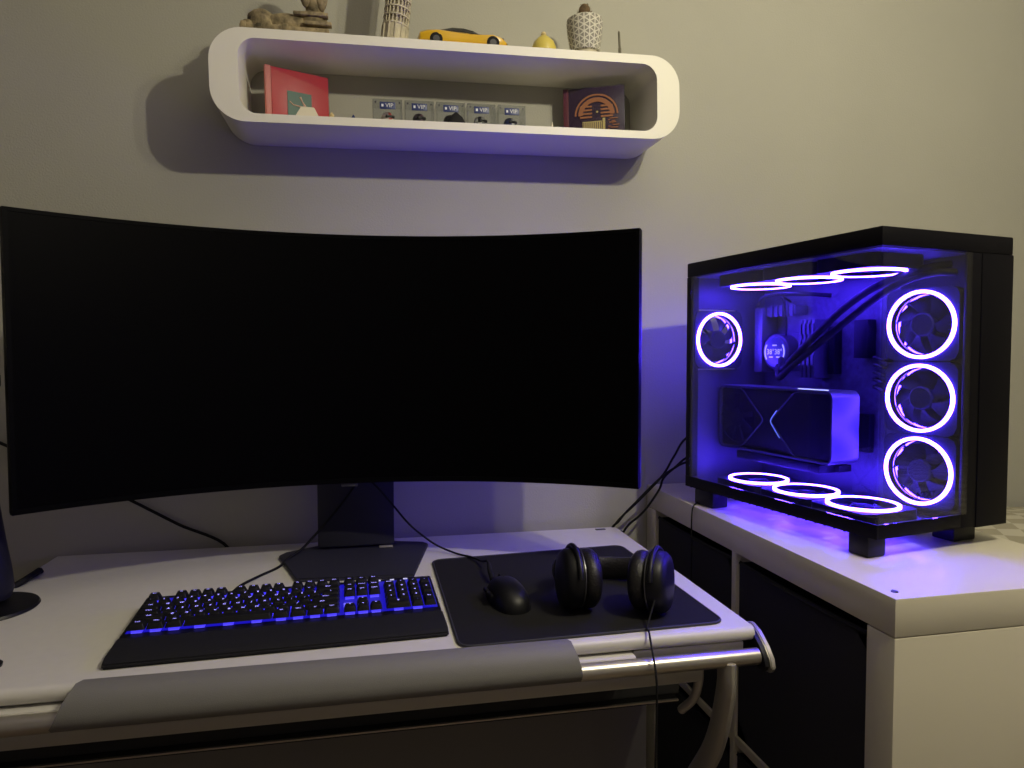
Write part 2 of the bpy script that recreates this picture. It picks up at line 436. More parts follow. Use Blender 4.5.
def loc2(x, y):
    dx, dy = x-B0[0], y-B0[1]; c_, s_ = math.cos(0.011), math.sin(0.011); return (c_*dx-s_*dy, s_*dx+c_*dy)
base = [loc2(-0.819, -0.129), loc2(-0.808, -0.108), loc2(-0.74, -0.068), loc2(-0.60, -0.066), loc2(-0.535, -0.088), loc2(-0.526, -0.103), loc2(-0.569, -0.302), loc2(-0.773, -0.285)]
prism(bm, base, 0.0, 0.007, 'xy')
bmesh.ops.bevel(bm, geom=bm.edges[:], offset=0.0015, segments=2, affect='EDGES')
obj('base_plate', bm, STANDM, mon)
bm = new(); box(bm, (0.045, 0.096, 0.0075), (0.072, 0.103, 0.0115), 0.001); obj('release_latch', bm, LEGS, mon)

# ================================================================== MOUSE PAD, MOUSE
bm = new()
def padpt(poly, r):
    out = []
    n = len(poly)
    for i in range(n):
        p0, p1, p2 = Vector(poly[i-1]), Vector(poly[i]), Vector(poly[(i+1) % n])
        a = p1+(p0-p1).normalized()*r; b = p1+(p2-p1).normalized()*r
        for k in range(7):
            s = k/6; out.append(tuple((1-s)**2*a+2*s*(1-s)*p1+s*s*b))
    return out
PADP = [(-0.529, -0.618), (-0.133, -0.612), (-0.136, -0.190), (-0.528, -0.211)]
pad = thing('mouse_pad', 'large black cloth mouse pad with rounded corners at right of the keyboard', 'mouse pad', (-0.33, -0.41, DZ), 0)
pl = [(x+0.33, y+0.41) for x, y in padpt(PADP, 0.022)]
prism(bm, pl, 0.0003, 0.0030, 'xy'); obj('cloth_surface', bm, MPAD, pad)
bm = new(); tube(bm, [(x, y, 0.0022) for x, y in pl], 0.0021, 8, closed=True); o = obj('stitched_edge', bm, MPADE, pad); o['label'] = 'slightly lighter stitched edge'

def superell(bm, a, b, h, M, mi=0, n=28, rows=12, shape=None):
    rings = []
    for i in range(rows+1):
        ph = (PI/2)*i/rows
        r_ = math.cos(ph)**0.65; z = h*math.sin(ph)**0.9
        ring = []
        for k in range(n):
            th = 2*PI*k/n; x = a*r_*math.copysign(abs(math.cos(th))**0.85, math.cos(th)); y = b*r_*math.copysign(abs(math.sin(th))**0.8, math.sin(th))
            if shape: x, y, zz = shape(x, y, z)
            else: zz = z
            ring.append(bm.verts.new(M @ Vector((x, y, zz))))
        rings.append(ring)
    for p_, q in zip(rings, rings[1:]):
        for k in range(n):
            f = bm.faces.new((p_[k], p_[(k+1) % n], q[(k+1) % n], q[k])); f.material_index = mi; f.smooth = True
    bm.faces.new(rings[0][::-1]); bm.faces.new(rings[-1])
mouse = thing('computer_mouse', 'black wired mouse on the left part of the mouse pad', 'mouse', (-0.431, -0.464, DZ+0.0032), 0.12)
def mshape(x, y, z):
    s = (y+0.06)/0.12
    wx = x*(1.0-0.10*math.sin(PI*s)+0.04*(1-s))
    zz = z*(0.62+0.38*math.sin(PI*(0.80-0.55*s)))
    return wx, y, zz
bm = new(); superell(bm, 0.031, 0.058, 0.036, Matrix.Identity(4), shape=mshape); obj('shell', bm, BLKP, mouse)
bm = new(); lathe(bm, [(0.009, -0.003), (0.0105, -0.002), (0.0105, 0.002), (0.009, 0.003)], 20, 0, T((0, 0.036, 0.024)) @ RY(PI/2)); obj('scroll_wheel', bm, RUBBER, mouse)
bm = new(); tube(bm, [(0, 0.020, 0.0345), (0, 0.035, 0.0305), (0, 0.050, 0.0235), (0, 0.058, 0.016)], 0.0011, 6); obj('button_gap', bm, RUBBER, mouse)
bm = new(); box(bm, (-0.0335, -0.015, 0.014), (-0.028, 0.005, 0.020), 0.0015); obj('side_button', bm, BLKP, mouse)
bm = new(); box(bm, (-0.0335, 0.008, 0.014), (-0.028, 0.026, 0.020), 0.0015); obj('side_button', bm, BLKP, mouse)
# cable, in the mouse's frame
Mi = (T((-0.431, -0.464, DZ+0.0032)) @ RZ(0.12)).inverted()
wp = [(-0.440, -0.379, DZ+0.013), (-0.440, -0.355, DZ+0.020), (-0.437, -0.31, DZ+0.024), (-0.440, -0.268, DZ+0.012), (-0.452, -0.222, DZ+0.007), (-0.478, -0.178, DZ+0.004), (-0.515, -0.150, DZ+0.016), (-0.546, -0.148, DZ+0.040), (-0.570, -0.148, DZ+0.063), (-0.599, -0.148, DZ+0.100), (-0.630, -0.148, DZ+0.138), (-0.655, -0.148, DZ+0.162)]
bm = new(); tube(bm, [Mi @ p for p in spline(wp, 8)], 0.0021, 8); obj('cable', bm, RUBBER, mouse)
bm = new(); tube(bm, [Mi @ Vector(p) for p in ((-0.440, -0.376, DZ+0.012), (-0.440, -0.350, DZ+0.021), (-0.437, -0.325, DZ+0.025))], 0.0042, 10, rs=[0.0045, 0.0042, 0.003]); obj('strain_relief', bm, RUBBER, mouse)

# ================================================================== KEYBOARD
KBY = 0.029
kb = thing('mechanical_keyboard', 'black full size keyboard with blue glowing keys and a flat wrist rest', 'keyboard', (-0.982, -0.587, DZ+0.0005), KBY)
U_ = 0.01905
bm = new()
prism(bm, [(0.000, 0), (0.000, 0.006), (0.012, 0.012), (0.066, 0.015), (0.066, 0)], 0.0, 0.444, 'yz')
bmesh.ops.bevel(bm, geom=[e for e in bm.edges], offset=0.002, segments=2, affect='EDGES')
obj('wrist_rest', bm, BLKM, kb)
bm = new()
prism(bm, [(0.067, 0), (0.067, 0.0115), (0.075, 0.0130), (0.212, 0.0215), (0.217, 0.018), (0.217, 0.004)], 0.001, 0.443, 'yz')
bmesh.ops.bevel(bm, geom=[e for e in bm.edges], offset=0.0015, segments=2, affect='EDGES')
obj('chassis', bm, BLKP, kb)
SL = math.atan2(0.008, 0.134); Y0K, Z0K, X0K = 0.0865, 0.0148, 0.0085
def kM(x, row, dz=0.0):
    y = row*U_
    return T((X0K+x, Y0K+y*math.cos(SL), Z0K+y*math.sin(SL)+dz)) @ RX(SL)
bm = new(); box(bm, (X0K-0.003, Y0K-U_/2+0.0065, 0), (X0K+22.6*U_, Y0K+6.4*U_-U_*0.4, 0.0006), 0, 0, T((0, 0, Z0K-0.0011)) @ T((0, Y0K, 0)) @ RX(SL) @ T((0, -Y0K, 0)))
o = obj('backlight_plate', bm, LEDB, kb); o['label'] = 'blue glowing plate between the keys'
keymesh = {}
def cap_bm(wu, hu):
    bm = new(); w2, h2 = (wu*U_-0.0012)/2, (hu*U_-0.0012)/2; ins = 0.0027
    levels = [(w2, h2, 0.0052), (w2-0.0012, h2-0.0012, 0.0090), (w2-ins, h2-ins, 0.0128), (w2-ins-0.0014, h2-ins-0.0014, 0.0132)]
    prev = None
    for a, b, z in levels:
        ring = [bm.verts.new((x, y, z)) for x, y in rrect(-a, a, -b, b, 0.0018, 3)]
        if prev:
            n = len(ring)
            for k in range(n): bm.faces.new((prev[k], prev[(k+1) % n], ring[(k+1) % n], ring[k])).smooth = True
        else: bm.faces.new(ring[::-1])
        prev = ring
    bm.faces.new(prev)
    # switch housings under the cap
    for dx in ([0] if wu < 2.6 else [-2.0*U_, 0, 2.0*U_]):
        box(bm, (dx-0.0068, -0.0068, 0.0), (dx+0.0068, 0.0068, 0.0051), 0, 1)
    return bm
def key(name, x, row, wu=1.0, hu=1.0, legend='', small=False):
    x_ = (x+wu/2)*U_; M = kM(x_, row + (hu-1)/2 + 0.0)
    bm = cap_bm(wu, hu)
    if legend:
        sz = 0.0042 if len(legend) > 1 else 0.0062
        off = Vector((0, 0.0018, 0.01335))
        add_text(bm, legend, sz, T(off), 2)
    o = obj(name, bm, [KEYM, LEDH, LEGEND], kb, M)
    return o
def row_keys(x, row, items):
    for it in items:
        if isinstance(it, (int, float)): x += it; continue
        if len(it) == 2: lg, wu = it; nm = 'key'
        else: lg, wu, nm = it
        key(nm, x, row, wu, 1.0, lg); x += wu
row_keys(0, 0, [('Ctrl', 1.25, 'modifier_key'), ('Win', 1.25, 'modifier_key'), ('Alt', 1.25, 'modifier_key'), ('', 6.25, 'space_bar'), ('Alt', 1.25, 'modifier_key'), ('Win', 1.25, 'modifier_key'), ('=', 1.25, 'modifier_key'), ('Ctrl', 1.25, 'modifier_key')])
row_keys(0, 1, [('Shift', 2.25, 'shift_key')] + [(c, 1) for c in 'ZXCVBNM,./'] + [('Shift', 2.75, 'shift_key')])
row_keys(0, 2, [('Caps', 1.75, 'caps_lock_key')] + [(c, 1) for c in "ASDFGHJKL;'"] + [('Enter', 2.25, 'enter_key')])
row_keys(0, 3, [('Tab', 1.5, 'tab_key')] + [(c, 1) for c in 'QWERTYUIOP[]'] + [('\\', 1.5)])
row_keys(0, 4, [(c, 1) for c in '`1234567890-='] + [('Back', 2, 'backspace_key')])
row_keys(0, 5.35, [('Esc', 1), 1, ('F1', 1), ('F2', 1), ('F3', 1), ('F4', 1), 0.5, ('F5', 1), ('F6', 1), ('F7', 1), ('F8', 1), 0.5, ('F9', 1), ('F10', 1), ('F11', 1), ('F12', 1)])
NX = 15.25
row_keys(NX, 0, [('<', 1, 'arrow_key'), ('v', 1, 'arrow_key'), ('>', 1, 'arrow_key')])
key('arrow_key', NX+1, 1, 1, 1, '^')
row_keys(NX, 3, [('Del', 1), ('End', 1), ('PgDn', 1)])
row_keys(NX, 4, [('Ins', 1), ('Home', 1), ('PgUp', 1)])
row_keys(NX, 5.35, [('Prt', 1), ('Scr', 1), ('Brk', 1)])
PX = 18.5
row_keys(PX, 0, [('0', 2, 'keypad_key'), ('.', 1, 'keypad_key')])
row_keys(PX, 1, [(c, 1, 'keypad_key') for c in '123'])
row_keys(PX, 2, [(c, 1, 'keypad_key') for c in '456'])
row_keys(PX, 3, [(c, 1, 'keypad_key') for c in '789'])
row_keys(PX, 4, [('Num', 1, 'keypad_key'), ('/', 1, 'keypad_key'), ('*', 1, 'keypad_key'), ('-', 1, 'keypad_key')])
key('keypad_key', PX+3, 0, 1, 2, 'Ent'); key('keypad_key', PX+3, 2, 1, 2, '+')
for x in (17.6*U_, 18.75*U_, 19.9*U_):
    bm = new(); box(bm, (-0.0035, -0.002, 0), (0.0035, 0.002, 0.001), 0.0003); obj('indicator_light', bm, LOCK, kb, kM(x+0.012, 5.9, 0.0015))
bm = new(); Mk = (T((-0.982, -0.587, DZ+0.0005)) @ RZ(KBY)).inverted()
wp = [(-0.872, -0.365, DZ+0.008), (-0.872, -0.335, DZ+0.004), (-0.862, -0.285, DZ+0.003), (-0.839, -0.240, DZ+0.003), (-0.812, -0.193, DZ+0.003), (-0.797, -0.16, DZ+0.010), (-0.775, -0.14, DZ+0.020), (-0.754, -0.132, DZ+0.040), (-0.731, -0.130, DZ+0.065), (-0.702, -0.130, DZ+0.099), (-0.674, -0.130, DZ+0.136), (-0.655, -0.130, DZ+0.165)]
tube(bm, [Mk @ p for p in spline(wp, 8)], 0.0024, 8); obj('cable', bm, RUBBER, kb)

# ================================================================== HEADPHONES
hp = thing('headphones', 'black over-ear headphones lying on the right part of the mouse pad', 'headphones', (-0.27, -0.50, DZ+0.003), 0)
def cup(center, nrm, sgn):
    """center: middle of the cup; nrm: outward direction of the shell"""
    n = Vector(nrm).normalized(); z = Vector((0, 0, 1)); x = n; y = z.cross(x).normalized(); zz = x.cross(y)
    Mx = Matrix((x, y, zz)).transposed().to_4x4(); Mx.translation = Vector(center)
    M = Mx @ RY(PI/2)      # lathe axis z -> outward
    e = bpy.data.objects.new('ear_cup', mesh_of('ear_cup', (lambda b: (lathe(b, [(0.040, 0.0), (0.0455, 0.002), (0.0465, 0.010), (0.045, 0.022), (0.040, 0.0275), (0.028, 0.0295), (0.012, 0.030)], 32, 0, M), b)[1])(new()), BLKP))
    C.objects.link(e); e.parent = hp
    b = new()
    # ear pad: torus, flattened
    R0, r0 = 0.0315, 0.0145; rings = []
    for i in range(32):
        a = 2*PI*i/32; ring = []
        for k in range(12):
            q = 2*PI*k/12; rr = R0+r0*math.cos(q); ring.append(b.verts.new(M @ Vector((rr*math.cos(a), rr*math.sin(a), -0.0135+r0*1.05*math.sin(q)))))
        rings.append(ring)
    for i in range(32):
        for k in range(12):
            f = b.faces.new((rings[i][k], rings[(i+1) % 32][k], rings[(i+1) % 32][(k+1) % 12], rings[i][(k+1) % 12])); f.smooth = True
    obj('ear_cushion', b, LEATH, e)
    b = new(); tube(b, [M @ Vector((0.0465*math.cos(2*PI*i/40), 0.0465*math.sin(2*PI*i/40), 0.0015)) for i in range(40)], 0.0011, 6, closed=True); obj('trim_ring', b, SILV, e)
    # yoke
    b = new(); pts = [M @ Vector((-0.046*math.cos(a), 0.046*math.sin(a), 0.012)) for a in [PI*(-0.5+i/14) for i in range(15)]]
    return e, M
cL, ML = cup((-0.060, -0.018, 0.049), (-0.99, 0.02, 0.05), -1)
cR, MR_ = cup((0.045, -0.054, 0.049), (0.80, -0.60, 0.06), 1)
# headband lying behind, following an arc
b = new()
def arc_pts(n=22):
    out = []
    P0, P1 = Vector((-0.066, 0.008, 0.052)), Vector((0.088, -0.020, 0.052))
    mid = [P0, Vector((-0.070, 0.066, 0.038)), Vector((-0.045, 0.105, 0.024)), Vector((0.012, 0.112, 0.021)), Vector((0.068, 0.085, 0.024)), Vector((0.094, 0.045, 0.038)), P1]
    return spline(mid, 5)
ap = arc_pts()
def strap(bm, pts, wz, th):
    prev = None
    for i, p in enumerate(pts):
        t_ = (pts[min(i+1, len(pts)-1)]-pts[max(i-1, 0)]).normalized(); nn = Vector((t_.y, -t_.x, 0)).normalized()
        f_ = 1+0.06*math.sin(i*2.2)
        ring = [bm.verts.new(p+nn*(th*f_*math.cos(2*PI*k/14))+Vector((0, 0, wz*math.sin(2*PI*k/14)))) for k in range(14)]
        if prev:
            for k in range(14):
                f = bm.faces.new((prev[k], prev[(k+1) % 14], ring[(k+1) % 14], ring[k])); f.smooth = True
        else: bm.faces.new(ring[::-1])
        prev = ring
    bm.faces.new(prev)
strap(b, ap[4:-4], 0.020, 0.009); obj('headband_padding', b, LEATH, hp)
b = new(); strap(b, ap, 0.0095, 0.003); obj('headband', b, BLKP, hp)
for M_, e in ((ML, cL), (MR_, cR)):
    b = new()
    pts = [M_ @ Vector((-0.0495*math.cos(a), 0.0495*math.sin(a), 0.010)) for a in [PI*(-0.42+0.84*i/16) for i in range(17)]]
    tube(b, pts, 0.0042, 10); obj('yoke', b, BLKP, e)
b = new()
Mh = T((0.27, 0.50, -DZ-0.003))
wp = [(-0.214, -0.572, DZ+0.043), (-0.232, -0.592, DZ+0.046), (-0.244, -0.602, DZ+0.026), (-0.257, -0.616, DZ+0.006), (-0.262, -0.634, DZ+0.006), (-0.266, -0.655, DZ-0.012), (-0.268, -0.672, DZ-0.035), (-0.268, -0.676, DZ-0.07), (-0.268, -0.672, DZ-0.17), (-0.272, -0.67, DZ-0.30), (-0.275, -0.665, 0.2), (-0.30, -0.62, 0.012)]
tube(b, [Mh @ p for p in spline(wp, 7)], 0.0015, 8); obj('cable', b, RUBBER, hp)

# ================================================================== COMPUTER CASE
PCA = 0.1785
pc = thing('desktop_computer', 'black glass-sided computer tower glowing violet blue on the white cube unit', 'computer', (0.0871, -0.6548, KH), PCA)
PW, PD, PH, ZB = 0.29, 0.466, 0.495, 0.033
bm = new(); box(bm, (0, 0, 0.466), (PW, PD, PH), 0.0025); obj('top_frame', bm, BLKPAINT, pc)
bm = new(); [box(bm, (0.0, v_*PD/24, ZB-0.001), (0.2, v_*PD/24+0.0022, ZB+0.0005)) for v_ in range(1, 24)]; box(bm, (0.142, 0.0, ZB), (0.2, PD, 0.0355), 0.0005); box(bm, (0.0, PD-0.055, ZB), (0.2, PD, 0.0355), 0.0005); box(bm, (0.0, 0.0, ZB), (0.004, PD, 0.055), 0.0008); box(bm, (0.004, 0.0, ZB), (0.182, 0.004, 0.055), 0.0008)
obj('bottom_frame', bm, BLKPAINT, pc)
bm = new(); box(bm, (0, PD-0.022, 0.055), (0.014, PD, 0.466), 0.001); obj('rear_pillar', bm, BLKPAINT, pc)
bm = new(); box(bm, (0.125, PD-0.006, ZB), (0.2, PD, 0.466)); box(bm, (0.014, PD-0.006, ZB), (0.125, PD, 0.275)); box(bm, (0.014, PD-0.006, 0.401), (0.125, PD, 0.466)); obj('rear_panel', bm, INNER, pc)
bm = new()
box(bm, (0.182, -0.0, ZB), (0.215, 0.004, 0.466), 0.0006); box(bm, (0.2165, -0.001, ZB-0.002), (PW, PD, 0.466), 0.001); box(bm, (0.200, 0.012, ZB), (0.2165, PD, 0.466))
obj('cable_chamber', bm, BLKPAINT, pc)
for (x0, y0, x1, y1) in ((0.004, 0.018, 0.042, 0.055), (0.004, 0.382, 0.042, 0.44), (0.21, 0.03, 0.262, 0.07), (0.21, 0.39, 0.262, 0.44)):
    bm = new(); box(bm, (x0, y0, 0.0), (x1, y1, ZB), 0.003); obj('foot', bm, BLKP, pc)
bm = new(); box(bm, (-0.0030, 0.001, 0.0555), (-0.0002, PD-0.018, 0.4655), 0.0); o = obj('side_glass', bm, GLASS, pc)
bm = new(); box(bm, (0.0002, -0.0030, 0.0555), (0.190, -0.0002, 0.4655), 0.0); fg = obj('front_glass', bm, GLASS, pc)
bm = new(); add_text(bm, 'NZXT', 0.0155, T((0.098, -0.0036, 0.093)) @ RX(PI/2)); o = obj('lettering', bm, BLKP, fg); o['label'] = 'dark brand lettering low on the front glass'
# inner liner
bm = new(); box(bm, (0.1985, 0.13, 0.0365), (0.1998, 0.459, 0.4655)); box(bm, (0.004, 0.004, 0.4645), (0.198, 0.455, 0.4658)); box(bm, (0.143, 0.004, 0.0357), (0.198, 0.455, 0.0365)); obj('inner_liner', bm, INNER, pc)
# fans
bm = new()
n = 48
sq = []
for k in range(n):
    a = 2*PI*k/n; c_, s_ = math.cos(a), math.sin(a); q = 0.0598/max(abs(c_), abs(s_)); sq.append((min(q, 0.078)*c_, min(q, 0.078)*s_))
band(bm, sq, circ(0, 0, 0.0520, n), -0.025, -0.003, 'xy')
band(bm, circ(0, 0, 0.0505, n), circ(0, 0, 0.0495, n), -0.014, -0.001, 'xy')
for k in range(4):
    a = k*PI/2+PI/4; box(bm, (0.018, -0.002, -0.025), (0.060, 0.002, -0.022), 0, 0, RZ(a))
FAN_ME = mesh_of('fan_frame', bm, FANM)
bm = new(); band(bm, circ(0, 0, 0.0565, 64), circ(0, 0, 0.0515, 64), -0.0035, 0.0008, 'xy'); RING_ME = mesh_of('light_ring', bm, RING)
bm = new(); band(bm, circ(0, 0, 0.0565, 64), circ(0, 0, 0.0500, 64), -0.0285, -0.0255, 'xy'); BRING_ME = mesh_of('rear_light_ring', bm, REAR)
bm = new(); band(bm, circ(0, 0, 0.0518, 64), circ(0, 0, 0.0504, 64), -0.0175, -0.0160, 'xy'); IRING_ME = mesh_of('added_glow_band', bm, REAR)  # added glowing band, imitates the rear ring's arc seen through the fan
bm = new(); lathe(bm, [(0.019, -0.022), (0.0195, -0.006), (0.017, -0.0035)], 28)
for k in range(7):
    a0 = 2*PI*k/7; prev = None
    for i in range(7):
        s = i/6; r_ = 0.019+0.0262*s; tw = a0+0.25*s; hw = 0.30+0.10*s
        v = [bm.verts.new((r_*math.cos(tw-hw), r_*math.sin(tw-hw), -0.018)), bm.verts.new((r_*math.cos(tw), r_*math.sin(tw), -0.0105)), bm.verts.new((r_*math.cos(tw+hw), r_*math.sin(tw+hw), -0.006))]
        if prev:
            for j in range(2):
                f = bm.faces.new((prev[j], prev[j+1], v[j+1], v[j])); f.smooth = True
        prev = v
ROT_ME = mesh_of('rotor', bm, ROTM)
def fan(M, rot=0.0):
    f = objm('fan', FAN_ME, pc, M)
    objm('light_ring', RING_ME, f); objm('rear_light_ring', BRING_ME, f); objm('added_glow_band', IRING_ME, f); objm('rotor', ROT_ME, f, RZ(rot))
for i, (u_, v_) in enumerate(((0.083, 0.342), (0.081, 0.218), (0.079, 0.094))):
    fan(T((u_, v_, 0.0635)), i*0.3)                                   # floor fans, facing up
    fan(T((0.089, (0.350, 0.227, 0.100)[i], 0.4395)) @ RX(PI), i*0.4)   # roof fans, facing down
    fan(T((0.172, 0.070, (0.3565, 0.2350, 0.1140)[i])) @ RZ(0.13) @ RY(-PI/2) @ RZ(PI/2), i*0.5+0.2)   # side fans, facing the left glass
fan(T((0.064, 0.4395, 0.338)) @ RX(PI/2), 0.2)
# radiator above the roof fans hidden in the frame; motherboard
bm = new(); box(bm, (0.192, 0.150, 0.095), (0.1975, 0.440, 0.415)); mb = obj('motherboard', bm, BOARD, pc)
bm = new(); box(bm, (0.150, 0.412, 0.270), (0.192, 0.436, 0.405), 0.003); box(bm, (0.160, 0.330, 0.386), (0.192, 0.412, 0.405), 0.002)
for k in range(5): box(bm, (0.157, 0.335+k*0.014, 0.384), (0.160, 0.342+k*0.014, 0.407), 0)
obj('heatsink_cover', bm, HEATS, mb)
for k in range(4):
    bm = new(); v_ = 0.306-k*0.0105; box(bm, (0.150, v_-0.0035, 0.262), (0.192, v_+0.0035, 0.374), 0.0008)
    for j in range(3): box(bm, (0.147, v_-0.003, 0.286+j*0.03), (0.150, v_+0.003, 0.306+j*0.03))
    obj('memory_stick', bm, HEATS, mb)
bm = new(); box(bm, (0.170, 0.17, 0.30), (0.192, 0.20, 0.37), 0.002); box(bm, (0.178, 0.17, 0.13), (0.192, 0.26, 0.20), 0.002); box(bm, (0.172, 0.245, 0.27), (0.192, 0.26, 0.36), 0.001)
obj('chipset_cover', bm, GPUB, mb)
# liquid cooler pump with a small display
pm = T((0.150, 0.374, 0.312)) @ RY(-PI/2)
bm = new(); lathe(bm, [(0.036, -0.04), (0.037, -0.010), (0.036, -0.002), (0.033, 0.0)], 40, 0, pm); box(bm, (-0.04, -0.04, -0.042), (0.04, 0.04, -0.03), 0.003, 0, pm); pump = obj('cooler_pump', bm, HEATS, pc)
bm = new(); lathe(bm, [(0.0300, 0.0002), (0.0300, 0.0012)], 40, 0, pm); obj('display', bm, LCDM, pump)
bm = new()
DM = T((0.1484, 0.374, 0.312)) @ RZ(-PI/2) @ RX(PI/2)
add_text(bm, "38\u00b0", 0.0155, DM @ T((-0.0115, 0.000, 0))); add_text(bm, "38\u00b0", 0.0155, DM @ T((0.0105, 0.000, 0)))
box(bm, (-0.006, 0.0125, -0.0002), (0.006, 0.0150, 0.0002), 0, 0, DM)
box(bm, (-0.015, -0.0115, -0.0002), (-0.005, -0.009, 0.0002), 0, 0, DM); box(bm, (0.005, -0.0115, -0.0002), (0.015, -0.009, 0.0002), 0, 0, DM)
for sgn in (-1, 1):
    tube(bm, [DM @ Vector((sgn*0.0265*math.cos(a), 0.0265*math.sin(a), 0)) for a in [(-0.6+1.2*i/12) for i in range(13)]], 0.0013, 6)
obj('display_readout', bm, LCDT, pump)
def pctube(wp, r, nm='coolant_tube'):
    bm = new(); tube(bm, spline(wp, 8), r, 12); return obj(nm, bm, RUBBER, pc)
pctube([(0.142, 0.356, 0.284), (0.125, 0.335, 0.262), (0.120, 0.300, 0.283), (0.120, 0.240, 0.322), (0.120, 0.170, 0.366), (0.120, 0.110, 0.402), (0.125, 0.060, 0.426), (0.150, 0.030, 0.436), (0.185, 0.022, 0.437)], 0.0062)
pctube([(0.142, 0.348, 0.298), (0.124, 0.325, 0.278), (0.116, 0.290, 0.300), (0.112, 0.240, 0.336), (0.108, 0.180, 0.378), (0.108, 0.120, 0.412), (0.115, 0.070, 0.430), (0.140, 0.036, 0.444), (0.180, 0.028, 0.450)], 0.0062)
pctube([(0.185, 0.37, 0.415), (0.150, 0.36, 0.425), (0.14, 0.34, 0.410), (0.15, 0.345, 0.37), (0.155, 0.350, 0.345)], 0.0022, 'pump_wire')
pctube([(0.19, 0.27, 0.42), (0.15, 0.31, 0.425), (0.13, 0.38, 0.425), (0.15, 0.425, 0.41)], 0.0040, 'power_lead')
for k in range(5):
    pctube([(0.192, 0.165, 0.25+k*0.013), (0.165, 0.150, 0.25+k*0.013), (0.175, 0.136, 0.245+k*0.013), (0.199, 0.133, 0.243+k*0.013)], 0.003, 'power_lead')
# graphics card, standing face-out
GV0, GV1, GZ0, GZ1, GU0, GU1 = 0.155, 0.452, 0.115, 0.244, 0.074, 0.137
bm = new(); box(bm, (GU0+0.006, GV0+0.004, GZ0+0.004), (GU1-0.002, GV1, GZ1-0.004), 0.006); gpu = obj('graphics_card', bm, GPUB, pc)
out = rrect(GV0, GV1, GZ0, GZ1, 0.014, 6); inn = rrect(GV0+0.0035, GV1-0.003, GZ0+0.0035, GZ1-0.0035, 0.011, 6)
bm = new(); band(bm, out, inn, GU0, GU1, 'yz')
vr = [(0.288, 0.1788), (0.252, 0.2395)]
def strip(bm, pts, r=0.0016):
    tube(bm, [(GU0+0.004, a, b_) for a, b_ in pts], r, 8)
strip(bm, [(GV0+0.012, GZ1-0.004), (0.240, GZ1-0.005), (0.250, GZ1-0.010), (0.302, 0.185), (0.304, 0.180), (0.302, 0.175), (0.250, GZ0+0.010), (0.240, GZ0+0.005), (GV0+0.012, GZ0+0.004)])
strip(bm, [(GV1-0.012, GZ1-0.004), (0.392, GZ1-0.005), (0.382, GZ1-0.010), (0.330, 0.185), (0.328, 0.180), (0.330, 0.175), (0.382, GZ0+0.010), (0.392, GZ0+0.005), (GV1-0.012, GZ0+0.004)], 0.0013)
obj('card_frame', bm, GPUF, gpu)
bm = new(); prism(bm, [(GV0+0.006, GZ1-0.007), (0.243, GZ1-0.007), (0.298, 0.180), (0.243, GZ0+0.007), (GV0+0.006, GZ0+0.007)], GU0+0.003, GU0+0.007, 'yz'); obj('face_panel', bm, GPUB, gpu)
bm = new(); lathe(bm, [(0.050, -0.001), (0.050, 0.001)], 40, 0, T((GU0+0.0045, 0.400, 0.179)) @ RY(-PI/2), cap=False); lathe(bm, [(0.018, 0), (0.018, 0.003)], 24, 0, T((GU0+0.005, 0.400, 0.179)) @ RY(-PI/2))
for k in range(9):
    a = 2*PI*k/9; Mb = T((GU0+0.0055, 0.400, 0.179)) @ RY(-PI/2) @ RZ(a) @ RX(0.35)
    box(bm, (0.017, -0.008, -0.0005), (0.048, 0.008, 0.0005), 0, 0, Mb)
obj('card_fan', bm, ROTM, gpu)
bm = new(); strip(bm, [(0.288, 0.2015), (0.302, 0.185), (0.304, 0.180), (0.302, 0.175), (0.280, 0.1500)], 0.0010)
for v in bm.verts: v.co.x -= 0.0016
o = obj('light_strip', bm, CARDL2, gpu); o['label'] = 'pale glowing chevron on the card face'
bm = new(); box(bm, (GU0+0.012, 0.178, GZ1-0.0005), (GU0+0.016, 0.246, GZ1+0.0012)); o = obj('logo_light', bm, CARDL, gpu); o['label'] = 'thin white light line along the card top'
bm = new(); box(bm, (GU0+0.02, 0.20, GZ0-0.022), (GU1, 0.42, GZ0-0.006), 0.002); box(bm, (0.13, 0.19, GZ0-0.020), (0.16, 0.22, GZ0-0.008), 0.001); obj('card_bracket', bm, GPUB, gpu)

# ================================================================== WALL SHELF
SX0, SX1, SH = -0.924, 0.004, 0.171
STILT = 0.0205; SYF = -0.155
SC = Vector(((SX0+SX1)/2, 0, 1.6255))
sh = thing('wall_shelf', 'white box wall shelf with rounded ends hung above the monitor', 'shelf', SC, 0)
sh.rotation_euler = (0, -STILT, 0)
hw = (SX1-SX0)/2; hh = SH/2
o_ = rrect(-hw, hw, -hh, hh, 0.061, 12); i_ = rrect(-hw+0.051, hw-0.050, -hh+0.0155, hh-0.018, 0.032, 12)
bm = new(); band(bm, o_, i_, SYF, -0.001, 'xz')
obj('shelf_body', bm, SHELFW, sh)
MS = T(SC) @ RY(-STILT)
MSI = MS.inverted()
ZT, ZI = hh, -hh+0.0155        # local heights of the outer top and inner floor
def on_shelf(name, label, cat, x, y, z, rot=0, group=None, tilt=0, sc=1.0):
    e = thing(name, label, cat, (0, 0, 0), 0, group)
    xl = x-SC.x
    e.matrix_world = MS @ T((xl, y, z)) @ RZ(rot) @ RY(tilt) @ Matrix.Scale(sc, 4)
    return e
def colmat(n, c, r=0.5, **k): return mat(n, c, r, **k)
